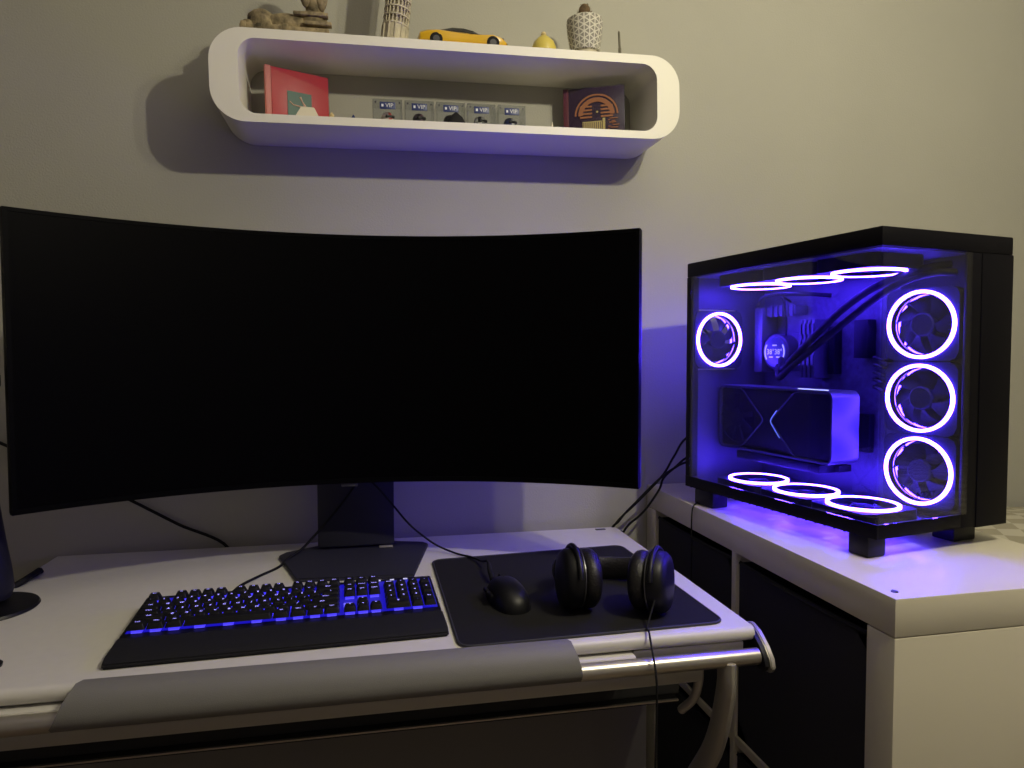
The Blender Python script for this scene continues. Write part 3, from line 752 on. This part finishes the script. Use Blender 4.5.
# --- cases inside
REDC = colmat('red_card', (0.62, 0.035, 0.05), 0.4); GREENP = colmat('green_print', (0.03, 0.10, 0.085), 0.5); SKIN = colmat('pale_print', (0.62, 0.42, 0.34), 0.5); PINKC = colmat('pink_card', (0.72, 0.20, 0.17), 0.45)
def jewel(e, cover, spine):
    b = new(); box(b, (-0.0705, -0.0045, 0), (-0.058, 0.0045, 0.125), 0.001); obj('spine', b, spine, e)
    b = new(); box(b, (-0.0575, -0.0038, 0.001), (0.0705, 0.0038, 0.124), 0.001); obj('booklet', b, cover, e)
    b = new(); box(b, (-0.0712, -0.0052, 0), (0.0715, -0.0048, 0.1255)); box(b, (-0.0712, 0.0048, 0), (0.0715, 0.0052, 0.1255)); box(b, (0.0711, -0.0048, 0), (0.0715, 0.0048, 0.1255)); obj('clear_case', b, CLEAR, e)
e = on_shelf('music_album_case', 'red square album case with a small green picture, at left in the shelf', 'album case', -0.776, -0.072, ZI, 0.42, 'square album cases in the wall shelf', sc=0.90)
jewel(e, REDC, PINKC)
b = new(); box(b, (-0.024, -0.0057, 0.020), (0.030, -0.0053, 0.078)); pic = obj('picture_panel', b, GREENP, e)
b = new()
tube(b, [(-0.020, -0.0062, 0.055), (-0.012, -0.0062, 0.049), (0.006, -0.0062, 0.047), (0.013, -0.0062, 0.048)], 0.0014, 6)
tube(b, [(0.004, -0.0062, 0.068), (0.009, -0.0062, 0.058), (0.014, -0.0062, 0.050), (0.016, -0.0062, 0.043)], 0.002, 6, rs=[0.0024, 0.0014, 0.003, 0.003])
tube(b, [(0.010, -0.0062, 0.042), (0.016, -0.0062, 0.036), (0.025, -0.0062, 0.032)], 0.005, 6, mi=1)
obj('dancing_figure', b, [SKIN, BLKP], pic)
DKP = colmat('dark_purple_print', (0.045, 0.022, 0.055), 0.4); ORP = colmat('orange_print', (0.30, 0.12, 0.055), 0.5); YLP = colmat('ochre_print', (0.42, 0.34, 0.14), 0.5); MAR = colmat('maroon_card', (0.16, 0.03, 0.05), 0.5)
e = on_shelf('music_album_case', 'dark purple album case with an orange arch picture, at right in the shelf', 'album case', -0.155, -0.066, ZI, -0.40, 'square album cases in the wall shelf', sc=0.94)
jewel(e, DKP, MAR)
b = new()
cx, cz = 0.006, 0.060
for i, (r0, r1) in enumerate(((0.048, 0.044), (0.040, 0.030))):
    A = [PI*k/20 for k in range(21)]
    poly = [(cx+r0*math.cos(a)*1.05, cz+r0*math.sin(a)) for a in A] + [(cx+r1*math.cos(a)*1.05, cz+r1*math.sin(a)) for a in A[::-1]]
    prism(b, poly, -0.0058, -0.0053, 'xz', 0)
for k in range(4):
    for sgn in (-1, 1): box(b, (cx+(sgn*0.024)-0.014, -0.0060, cz-0.006+k*0.008), (cx+(sgn*0.024)+0.014, -0.0053, cz-0.002+k*0.008), 0, 0)
box(b, (cx-0.032, -0.0060, 0.012), (cx+0.012, -0.0053, 0.046), 0, 1)
for k in range(9): box(b, (cx-0.030+k*0.0048, -0.0064, 0.012), (cx-0.0285+k*0.0048, -0.0059, 0.044), 0, 2)
box(b, (cx+0.014, -0.0062, 0.010), (cx+0.020, -0.0053, 0.052), 0, 1)
for k in range(14): box(b, (cx+0.024+random.uniform(0, 0.022), -0.0062, 0.01+k*0.003), (cx+0.028+random.uniform(0, 0.026), -0.0053, 0.012+k*0.003), 0, 0)
lathe(b, [(0.0025, 0), (0.0025, 0.0008)], 10, 1, T((cx+0.002, -0.0055, 0.067)) @ RX(PI/2))
obj('arch_picture', b, [ORP, YLP, DKP], e)
# small display cases with miniature helmets
LBL = colmat('navy_label', (0.02, 0.035, 0.16), 0.4); WHT = colmat('white_print', (0.7, 0.72, 0.8), 0.5)
hel = [('white and red', (0.70, 0.62, 0.55), (0.5, 0.06, 0.05)), ('dark', (0.03, 0.03, 0.05), (0.10, 0.05, 0.08)), ('black', (0.012, 0.012, 0.014), (0.05, 0.05, 0.05)), ('black and white checkered', (0.65, 0.65, 0.62), (0.03, 0.03, 0.03)), ('dark blue and white', (0.03, 0.05, 0.16), (0.6, 0.6, 0.62))]
vt = text_mesh('VIP', 0.0115)
for i, (hn, hc, hc2) in enumerate(hel):
    x = -0.601+i*0.0632
    g = 'clear display cases in the wall shelf'
    where = ('leftmost of five, next to the red album', 'second from the left of five', 'middle one of five', 'second from the right of five', 'rightmost of five')[i]
    e = on_shelf('display_case', 'small clear display case with navy label, ' + where, 'display case', x, -0.085, ZI, 0, g)
    b = new(); w2 = 0.029
    box(b, (-w2, -0.026, 0.010), (-w2+0.0012, 0.026, 0.054)); box(b, (w2-0.0012, -0.026, 0.010), (w2, 0.026, 0.054)); box(b, (-w2, -0.026, 0.010), (w2, -0.0248, 0.054)); box(b, (-w2, 0.0248, 0.010), (w2, 0.026, 0.054)); box(b, (-w2, -0.026, 0.0528), (w2, 0.026, 0.054))
    obj('clear_cover', b, CLEAR, e)
    b = new(); box(b, (-0.031, -0.028, 0), (0.031, 0.028, 0.010), 0.001); obj('plinth', b, BLKP, e)
    b = new(); box(b, (-0.0155, -0.0272, 0.034), (0.0155, -0.0262, 0.048), 0.0004); lb = obj('label_plate', b, LBL, e)
    b = new(); join_mesh(b, vt, T((0.0035, -0.0276, 0.041)) @ RX(PI/2)); box(b, (-0.012, -0.0276, 0.0385), (-0.008, -0.0273, 0.0435)); obj('lettering', b, WHT, lb)
    for sx_ in (-1, 1):
        b = new(); lathe(b, [(0.002, 0), (0.002, 0.0015)], 10, 0, T((sx_*0.0235, -0.026, 0.047)) @ RX(PI/2)); obj('clip', b, HEATS, e)
    hN = colmat('helmet_shell_'+'abcde'[i], hc, 0.3); hS = colmat('helmet_band_'+'abcde'[i], hc2, 0.3)
    h = on_shelf('miniature_helmet', 'miniature '+hn+' racing helmet inside a clear case', 'model helmet', x, -0.085, ZI+0.0105, 0.4, sc=0.88)
    b = new(); lathe(b, [(0.010, 0.0), (0.0125, 0.004), (0.0140, 0.012), (0.0130, 0.020), (0.0095, 0.0262), (0.004, 0.0288), (0.001, 0.029)], 20, 0, sx=1.0, sy=1.2)
    if 'checkered' in hn:
        for f in b.faces:
            c = f.calc_center_median(); f.material_index = int((math.floor((math.atan2(c.y, c.x)+PI)/(PI/5))+math.floor(c.z/0.0055)) % 2)
    else:
        for f in b.faces:
            c = f.calc_center_median(); f.material_index = 1 if abs(c.x) < 0.0045 else 0
    obj('shell', b, [hN, hS], h)
    b = new(); box(b, (-0.0105, -0.0180, 0.0125), (0.0105, -0.0110, 0.0190), 0.002); obj('visor', b, BLKP, h)
bpy.data.meshes.remove(vt)
CREAM = colmat('cream_card', (0.72, 0.66, 0.55), 0.6)
b = new(); prism(b, [(-0.032, 0), (0.032, 0), (0.017, 0.030), (-0.013, 0.031)], -0.004, 0.004, 'xz')
bmesh.ops.bevel(b, geom=b.edges[:], offset=0.001, segments=1, affect='EDGES')
e = on_shelf('folded_card', 'cream folded card with sloping sides in front of the red album', 'card', -0.755, -0.128, ZI, 0.05, sc=0.80)
obj('card_body', b, CREAM, e)
b = new(); box(b, (-0.02, 0.0041, 0.0), (0.02, 0.012, 0.003), 0.0005); obj('card_foot', b, CREAM, e)
GOLD = colmat('pale_gold', (0.6, 0.48, 0.25), 0.5)
def tiny(name, label, cat, x, y, z, prof, mt, n=8, sx=1, sy=1):
    b = new(); lathe(b, prof, n, sx=sx, sy=sy); o = obj(name, b, mt); o.matrix_world = MS @ T((x-SC.x, y, z)); tag(o, label, cat); return o
tiny('gold_figurine', 'tiny pale gold figurine just right of the red album', 'figurine', -0.709, -0.125, ZI, [(0.010, 0), (0.009, 0.006), (0.004, 0.010), (0.005, 0.013), (0.001, 0.018)], GOLD)
tiny('blue_trinket', 'tiny dark blue trinket between the red album and the display cases', 'trinket', -0.668, -0.12, ZI, [(0.006, 0), (0.006, 0.008), (0.003, 0.013), (0.001, 0.017)], LBL)
tiny('white_trinket', 'tiny white pointed trinket left of the purple album', 'trinket', -0.265, -0.12, ZI, [(0.007, 0), (0.005, 0.006), (0.002, 0.014), (0.0008, 0.021)], CREAM)
tiny('black_cone', 'small black pointed ornament before the middle display case', 'ornament', -0.4665, -0.128, ZI, [(0.020, 0), (0.018, 0.010), (0.013, 0.019), (0.005, 0.026), (0.001, 0.029)], BLKM, 16, 1, 0.5)
# --- on top of the shelf
STONE = mat('carved_stone', (0.24, 0.19, 0.11), 0.8, noise=0.75, nscale=60, bump=0.8, bscale=150)
IVORY = mat('tower_ivory', (0.50, 0.45, 0.34), 0.7, noise=0.15, nscale=60)
TDARK = colmat('tower_gaps', (0.10, 0.085, 0.06), 0.8)
e = on_shelf('stone_figurine', 'carved brown stone-look reclining beast figurine at the left end of the shelf top', 'figurine', -0.785, -0.120, ZT, 0, sc=1.03)
e.matrix_world = e.matrix_world @ Matrix.Diagonal((1, 1, 1.22, 1))
b = new(); box(b, (-0.082, -0.025, 0), (0.075, 0.025, 0.010), 0.002)
for k in range(9):
    x = -0.08+k*0.009; box(b, (x, -0.028+random.uniform(0, .01), 0.0), (x+0.010, 0.02, 0.010+random.uniform(0, 0.006)), 0.002)
obj('plinth', b, STONE, e)
b = new()
def blob(b, c, r, n=14, m=9, jit=0.06):
    rings = []
    for i in range(1, m):
        ph = PI*i/m; rings.append([b.verts.new((c[0]+r[0]*math.sin(ph)*math.cos(2*PI*k/n)*(1+random.uniform(-jit, jit)), c[1]+r[1]*math.sin(ph)*math.sin(2*PI*k/n)*(1+random.uniform(-jit, jit)), c[2]+r[2]*math.cos(ph))) for k in range(n)])
    top = b.verts.new((c[0], c[1], c[2]+r[2])); bot = b.verts.new((c[0], c[1], c[2]-r[2]))
    for p_, q in zip(rings, rings[1:]):
        for k in range(n): b.faces.new((p_[k], p_[(k+1) % n], q[(k+1) % n], q[k])).smooth = True
    for k in range(n):
        b.faces.new((top, rings[0][(k+1) % n], rings[0][k])).smooth = True; b.faces.new((bot, rings[-1][k], rings[-1][(k+1) % n])).smooth = True
blob(b, (-0.046, 0, 0.020), (0.026, 0.022, 0.020), jit=0.12)
blob(b, (-0.070, -0.004, 0.012), (0.014, 0.016, 0.010), jit=0.15)
blob(b, (0.000, 0, 0.020), (0.050, 0.019, 0.016))
blob(b, (0.046, 0, 0.026), (0.026, 0.020, 0.019))
blob(b, (0.050, 0, 0.052), (0.018, 0.016, 0.024))
box(b, (0.012, -0.024, 0.028), (0.074, -0.008, 0.034), 0.002); box(b, (0.030, -0.026, 0.014), (0.080, -0.010, 0.020), 0.002)
obj('body', b, STONE, e)
b = new(); blob(b, (0.048, -0.002, 0.083), (0.024, 0.017, 0.023)); blob(b, (0.062, -0.010, 0.062), (0.012, 0.010, 0.022)); blob(b, (0.034, -0.010, 0.064), (0.010, 0.009, 0.020)); obj('head', b, STONE, e)

e = on_shelf('model_tower', 'ivory miniature of a leaning round tower with arcaded storeys on the shelf', 'model tower', -0.586, -0.118, ZT, 0, tilt=0.14, sc=1.15)
b = new(); lathe(b, [(0.0245, -0.002), (0.0245, 0.004), (0.021, 0.006), (0.021, 0.030), (0.0225, 0.031), (0.0225, 0.0335), (0.018, 0.034)], 24)
for lv in range(9):
    z0 = 0.034+lv*0.0137
    lathe(b, [(0.0165, z0), (0.0165, z0+0.0105), (0.0225, z0+0.0108), (0.0225, z0+0.0132), (0.018, z0+0.0137)], 24)
lathe(b, [(0.015, 0.157), (0.015, 0.176), (0.0165, 0.178), (0.0165, 0.181)], 20)
obj('tower_core', b, IVORY, e)
b = new()
for lv in range(9):
    z0 = 0.034+lv*0.0137
    for k in range(20):
        a = 2*PI*k/20; tube(b, [(0.0205*math.cos(a), 0.0205*math.sin(a), z0), (0.0205*math.cos(a), 0.0205*math.sin(a), z0+0.0115)], 0.0013, 5)
for k in range(12):
    a = 2*PI*k/12; tube(b, [(0.0215*math.cos(a), 0.0215*math.sin(a), 0.005), (0.0215*math.cos(a), 0.0215*math.sin(a), 0.031)], 0.0019, 5)
obj('arcade_columns', b, IVORY, e)

# toy car, nose to the right
YEL = mat('car_yellow', (0.68, 0.40, 0.015), 0.28, coat=0.5); CGL = colmat('car_glass', (0.01, 0.01, 0.012), 0.12)
e = on_shelf('toy_car', 'yellow model sports car parked on the shelf top', 'toy car', -0.445, -0.094, ZT, 0.0, sc=1.03)
def car_body():
    b = new()
    # stations along x: (x, half width, sill z, shoulder z, deck z)
    st = [(-0.089, 0.026, 0.012, 0.020, 0.024), (-0.086, 0.034, 0.009, 0.024, 0.029), (-0.072, 0.039, 0.007, 0.027, 0.032), (-0.050, 0.040, 0.006, 0.029, 0.033), (-0.025, 0.038, 0.006, 0.027, 0.032), (0.005, 0.037, 0.006, 0.026, 0.031), (0.030, 0.038, 0.006, 0.026, 0.0295), (0.055, 0.039, 0.006, 0.0272, 0.0300), (0.072, 0.037, 0.006, 0.0235, 0.0265), (0.083, 0.032, 0.007, 0.0165, 0.0190), (0.089, 0.022, 0.008, 0.010, 0.0125)]
    prev = None
    for x, w_, z0, z1, z2 in st:
        r = [(-w_*0.9, z0), (-w_, z0+0.006), (-w_, z1), (-w_*0.86, z2-0.001), (-w_*0.4, z2+0.001), (w_*0.4, z2+0.001), (w_*0.86, z2-0.001), (w_, z1), (w_, z0+0.006), (w_*0.9, z0)]
        v = [b.verts.new((x, y, z)) for y, z in r]
        if prev:
            for k in range(10): b.faces.new((prev[k], prev[(k+1) % 10], v[(k+1) % 10], v[k])).smooth = True
        else: b.faces.new(v[::-1])
        prev = v
    b.faces.new(prev)
    return b
obj('body', car_body(), YEL, e)
b = new(); prev = None
for x, w_, zt in ((-0.060, 0.026, 0.0325), (-0.045, 0.028, 0.039), (-0.022, 0.027, 0.0445), (0.000, 0.027, 0.0445), (0.018, 0.029, 0.040), (0.042, 0.028, 0.0285)):
    v = [b.verts.new((x, y, z)) for y, z in ((-w_-0.006, 0.028), (-w_, zt-0.004), (-w_*0.7, zt), (w_*0.7, zt), (w_, zt-0.004), (w_+0.006, 0.028))]
    if prev:
        for k in range(6): b.faces.new((prev[k], prev[(k+1) % 6], v[(k+1) % 6], v[k])).smooth = True
    else: b.faces.new(v[::-1])
    prev = v
b.faces.new(prev); obj('windows', b, CGL, e)
for x in (-0.056, 0.055):
    for s in (-1, 1):
        b = new(); Mw = T((x, s*0.0335, 0.0123)) @ RX(PI/2)
        lathe(b, [(0.0085, -0.0068), (0.0123, -0.0063), (0.0123, 0.0063), (0.0085, 0.0068)], 24, 0, Mw); wh = obj('wheel', b, RUBBER, e)
        b = new(); lathe(b, [(0.0065, -0.0072), (0.0065, 0.0072)], 20, 0, Mw); obj('hub', b, INNER, wh)
b = new(); prism(b, [(-0.006, 0), (0.006, 0), (0.0035, 0.008), (-0.0035, 0.008)], -0.0005, 0.0005, 'yz', 0, T((-0.0895, 0, 0.010))); obj('rear_grille', b, BLKP, e)
b = new(); box(b, (0.069, -0.0345, 0.0210), (0.078, -0.0280, 0.0240), 0.001); obj('headlight', b, INNER, e)
b = new(); box(b, (0.069, 0.0280, 0.0210), (0.078, 0.0345, 0.0240), 0.001); obj('headlight', b, INNER, e)

# yellow bird-like ornament, pot, stick, black bit
YORN = colmat('yellow_glaze', (0.62, 0.50, 0.10), 0.35)
e = on_shelf('yellow_ornament', 'small rounded yellow ornament between the yellow car and plant pot', 'ornament', -0.280, -0.122, ZT, sc=1.15)
b = new(); lathe(b, [(0.016, 0), (0.0215, 0.004), (0.0220, 0.012), (0.0180, 0.022), (0.0100, 0.030), (0.0045, 0.034)], 24); obj('body', b, YORN, e)
b = new(); lathe(b, [(0.0040, 0.033), (0.0052, 0.036), (0.0040, 0.039), (0.001, 0.041)], 14); obj('knob', b, GOLD, e)
POTC = bpy.data.materials.new('patterned_pot'); POTC.use_nodes = True
nt = POTC.node_tree; bs = nt.nodes['Principled BSDF']; bs.inputs['Roughness'].default_value = 0.7
tc = nt.nodes.new('ShaderNodeTexCoord'); sp = nt.nodes.new('ShaderNodeSeparateXYZ'); nt.links.new(tc.outputs['Object'], sp.inputs[0])
def mth(op, a, b=None):
    n_ = nt.nodes.new('ShaderNodeMath'); n_.operation = op
    for i_n, v in ((0, a), (1, b)):
        if v is None: continue
        if isinstance(v, (int, float)): n_.inputs[i_n].default_value = v
        else: nt.links.new(v, n_.inputs[i_n])
    return n_.outputs[0]
ang = mth('ARCTAN2', sp.outputs[1], sp.outputs[0]); U1 = mth('MULTIPLY', ang, 0.036)   # arc length
P_ = 0.0115
def lines(k):
    a = k*PI/3
    d = mth('ADD', mth('MULTIPLY', U1, math.cos(a)/P_), mth('MULTIPLY', sp.outputs[2], math.sin(a)/P_))
    fr = mth('ABSOLUTE', mth('SUBTRACT', mth('FRACT', d), 0.5))
    return mth('GREATER_THAN', fr, 0.40)
L_ = mth('MAXIMUM', mth('MAXIMUM', lines(0), lines(1)), lines(2))
mxn = nt.nodes.new('ShaderNodeMix'); mxn.data_type = 'RGBA'
mxn.inputs[6].default_value = (0.24, 0.225, 0.19, 1); mxn.inputs[7].default_value = (0.62, 0.59, 0.50, 1)
nt.links.new(L_, mxn.inputs[0]); nt.links.new(mxn.outputs[2], bs.inputs['Base Color'])
e = on_shelf('plant_pot', 'grey and white patterned pot with a small cactus on the shelf', 'plant pot', -0.192, -0.124, ZT, sc=0.98)
b = new(); lathe(b, [(0.0285, 0.008), (0.031, 0.010), (0.0365, 0.045), (0.0385, 0.068), (0.0375, 0.076), (0.0350, 0.078), (0.0335, 0.074), (0.0320, 0.070)], 36); obj('pot', b, POTC, e)
b = new(); lathe(b, [(0.024, 0.0), (0.0265, 0.001), (0.0265, 0.008), (0.02, 0.009)], 30); obj('saucer', b, IVORY, e)
CACT = mat('cactus_skin', (0.12, 0.075, 0.035), 0.8, noise=0.4, nscale=120); SOIL = colmat('soil', (0.03, 0.02, 0.012), 0.9)
b = new(); lathe(b, [(0.0325, 0.069), (0.0325, 0.0725)], 24); obj('soil', b, SOIL, e)
b = new(); lathe(b, [(0.006, 0.072), (0.011, 0.080), (0.0135, 0.092), (0.011, 0.103), (0.006, 0.109), (0.001, 0.111)], 16)
for k in range(90):
    a = random.uniform(0, 2*PI); z = random.uniform(0.078, 0.109); r_ = 0.0128*math.sin(PI*min(1, (z-0.070)/0.043)) + 0.001
    p = Vector((r_*math.cos(a), r_*math.sin(a), z)); q = p+Vector((math.cos(a)*0.003, math.sin(a)*0.003, 0.002)); tube(b, [p, q], 0.0003, 3)
obj('cactus', b, CACT, e)
STK = colmat('stick_grey', (0.12, 0.11, 0.08), 0.6)
b = new(); lathe(b, [(0.0050, 0), (0.0050, 0.003), (0.0024, 0.004), (0.0026, 0.020), (0.0020, 0.021), (0.0020, 0.046), (0.0006, 0.049)], 10)
o = obj('thin_stick', b, STK); o.matrix_world = MS @ T((-0.113-SC.x, -0.12, ZT)) @ RY(-0.04) @ Matrix.Scale(1.25, 4); tag(o, 'thin dark upright stick at the right end of the shelf top', 'stick')
b = new(); lathe(b, [(0.018, 0), (0.019, 0.004), (0.015, 0.009), (0.006, 0.012), (0.002, 0.0125)], 16, sx=1.0, sy=0.6)
o = obj('black_pebble', b, BLKM); o.matrix_world = MS @ T((-0.661-SC.x, -0.115, ZT)); tag(o, 'small flat black object between the stone figurine and ivory tower', 'ornament')

# ================================================================== BED at the right
def plaid():
    mt = bpy.data.materials.new('plaid_cloth'); mt.use_nodes = True; nt = mt.node_tree; b = nt.nodes['Principled BSDF']; b.inputs['Roughness'].default_value = 0.9
    tc = nt.nodes.new('ShaderNodeTexCoord'); mp = nt.nodes.new('ShaderNodeMapping'); mp.inputs['Rotation'].default_value = (0, 0, 0.5); nt.links.new(tc.outputs['Object'], mp.inputs[0])
    ck = nt.nodes.new('ShaderNodeTexChecker'); ck.inputs['Scale'].default_value = 22; ck.inputs[1].default_value = (0.36, 0.33, 0.25, 1); ck.inputs[2].default_value = (0.52, 0.49, 0.40, 1)
    nt.links.new(mp.outputs[0], ck.inputs[0]); nt.links.new(ck.outputs[0], b.inputs['Base Color'])
    return mt
PLAID = plaid()
bed = thing('bed', 'bed with a beige checked bedspread at the right edge behind the computer', 'bed', (1.15, -1.0, 0))
b = new()
NX_, NY_ = 30, 40; g = []
for i in range(NX_+1):
    row = []
    for j in range(NY_+1):
        x = -0.735+1.6*i/NX_; y = -0.75+1.735*j/NY_
        zz = 0.70+0.008*math.sin(x*9+y*5)+0.006*math.sin(y*17-x*4)
        zz -= 0.06*max(0, (-0.69-x)/0.045)**2
        row.append(b.verts.new((x, y, zz)))
    g.append(row)
for i in range(NX_):
    for j in range(NY_): b.faces.new((g[i][j], g[i+1][j], g[i+1][j+1], g[i][j+1])).smooth = True
edge = [g[i][0] for i in range(NX_+1)] + [g[NX_][j] for j in range(1, NY_+1)] + [g[i][NY_] for i in range(NX_-1, -1, -1)] + [g[0][j] for j in range(NY_-1, 0, -1)]
low = [b.verts.new((v.co.x, v.co.y, 0.30+0.01*math.sin(k*0.9))) for k, v in enumerate(edge)]
for k in range(len(edge)): b.faces.new((edge[k], edge[(k+1) % len(edge)], low[(k+1) % len(edge)], low[k])).smooth = True
obj('bedspread', b, PLAID, bed)
b = new(); box(b, (-0.72, -0.73, 0.32), (0.85, 0.97, 0.675), 0.03); obj('mattress', b, CREAM, bed)
b = new(); box(b, (-0.70, -0.72, 0.06), (0.84, 0.96, 0.32), 0.01)
for x in (-0.68, 0.78):
    for y in (-0.70, 0.90): box(b, (x, y, 0), (x+0.05, y+0.05, 0.06))
obj('bed_frame', b, MODEST, bed)

# ================================================================== BLACK STAND at the left edge
st = thing('desk_speaker', 'black upright object on a round foot at the left edge of the desk', 'speaker', (-1.236, -0.318, DZ))
b = new(); lathe(b, [(0.070, 0.0), (0.072, 0.002), (0.070, 0.0055), (0.045, 0.009), (0.02, 0.011)], 48); obj('round_foot', b, BLKP, st)
b = new(); lathe(b, [(0.014, 0.010), (0.034, 0.018), (0.038, 0.032), (0.036, 0.060), (0.029, 0.110), (0.022, 0.170), (0.014, 0.220)], 32); obj('body', b, mat('speaker_body', (0.008, 0.008, 0.018), 0.45, spec=0.3), st)
b = new(); tube(b, [(0, 0, 0.22), (0, 0, 0.34)], 0.006, 12); obj('neck', b, BLKP, st)
b = new(); lathe(b, [(0.004, 0), (0.022, 0.004), (0.029, 0.014), (0.029, 0.030), (0.020, 0.042), (0.004, 0.047)], 24, 0, T((0, 0, 0.338))); obj('head', b, BLKP, st)
# small dark knob at the far left front
b = new(); lathe(b, [(0.012, 0), (0.013, 0.004), (0.009, 0.008), (0.003, 0.009)], 20); o = obj('black_button', b, BLKP); o.location = (-1.124, -0.545, DZ); tag(o, 'small round black object near the left front of the desk', 'object')

# ================================================================== LOOSE CABLES
def cable(wp, r, label, n=8, mt=RUBBER, name='power_cable', group=None):
    b = new(); o = Vector(wp[0]); tube(b, [p-o for p in spline(wp, n)], r, 8); c = obj(name, b, mt); c.location = o; tag(c, label, 'cable', group); return c
cable([(-1.36, -0.012, 0.935), (-1.335, -0.012, 0.922), (-1.27, -0.012, 0.89), (-1.20, -0.012, 0.85), (-1.119, -0.012, 0.806), (-1.03, -0.012, 0.752), (-0.934, -0.012, 0.697), (-0.92, -0.014, 0.60), (-0.91, -0.014, 0.05)], 0.0032, 'black cable running down the wall from the left behind the monitor')
cable([(0.105, -0.170, 0.945), (0.057, -0.10, 0.913), (0.028, -0.09, 0.868), (-0.0, -0.09, 0.825), (-0.053, -0.08, 0.768), (-0.092, -0.035, 0.705), (-0.11, -0.018, 0.64), (-0.11, -0.018, 0.40), (-0.11, -0.02, 0.03)], 0.0026, 'black cable from the computer back, lowest where it reaches the desk corner', group='cables behind the computer')
cable([(0.105, -0.172, 0.900), (0.067, -0.09, 0.868), (0.036, -0.08, 0.842), (0.008, -0.08, 0.818), (-0.004, -0.08, 0.790), (-0.036, -0.07, 0.741), (-0.070, -0.04, 0.692), (-0.078, -0.03, 0.62), (-0.075, -0.03, 0.03)], 0.0026, 'black cable from the computer back, hanging in the gap beside the cube unit', group='cables behind the computer')
cable([(0.108, -0.172, 0.875), (0.053, -0.11, 0.858), (0.02, -0.10, 0.841), (-0.014, -0.095, 0.815), (-0.057, -0.08, 0.767), (-0.085, -0.05, 0.720), (-0.101, -0.024, 0.66), (-0.096, -0.024, 0.40), (-0.09, -0.03, 0.03)], 0.0026, 'black cable from the computer back, crossing over the other two', group='cables behind the computer')
cable([(0.040, -0.200, 0.793), (0.012, -0.232, 0.793), (-0.003, -0.245, 0.785), (-0.006, -0.247, 0.755), (-0.007, -0.250, 0.715), (-0.008, -0.252, 0.60)], 0.0016, 'thin black cable hanging over the edge of the cube unit', name='thin_cable')
cable([(-1.285, -0.24, DZ-0.02), (-1.238, -0.20, DZ+0.006), (-1.236, -0.175, DZ+0.007), (-1.235, -0.150, DZ+0.007), (-1.238, -0.128, DZ+0.004), (-1.248, -0.10, DZ-0.02)], 0.006, 'thick black cable lump at the left back of the desk', name='thick_cable')
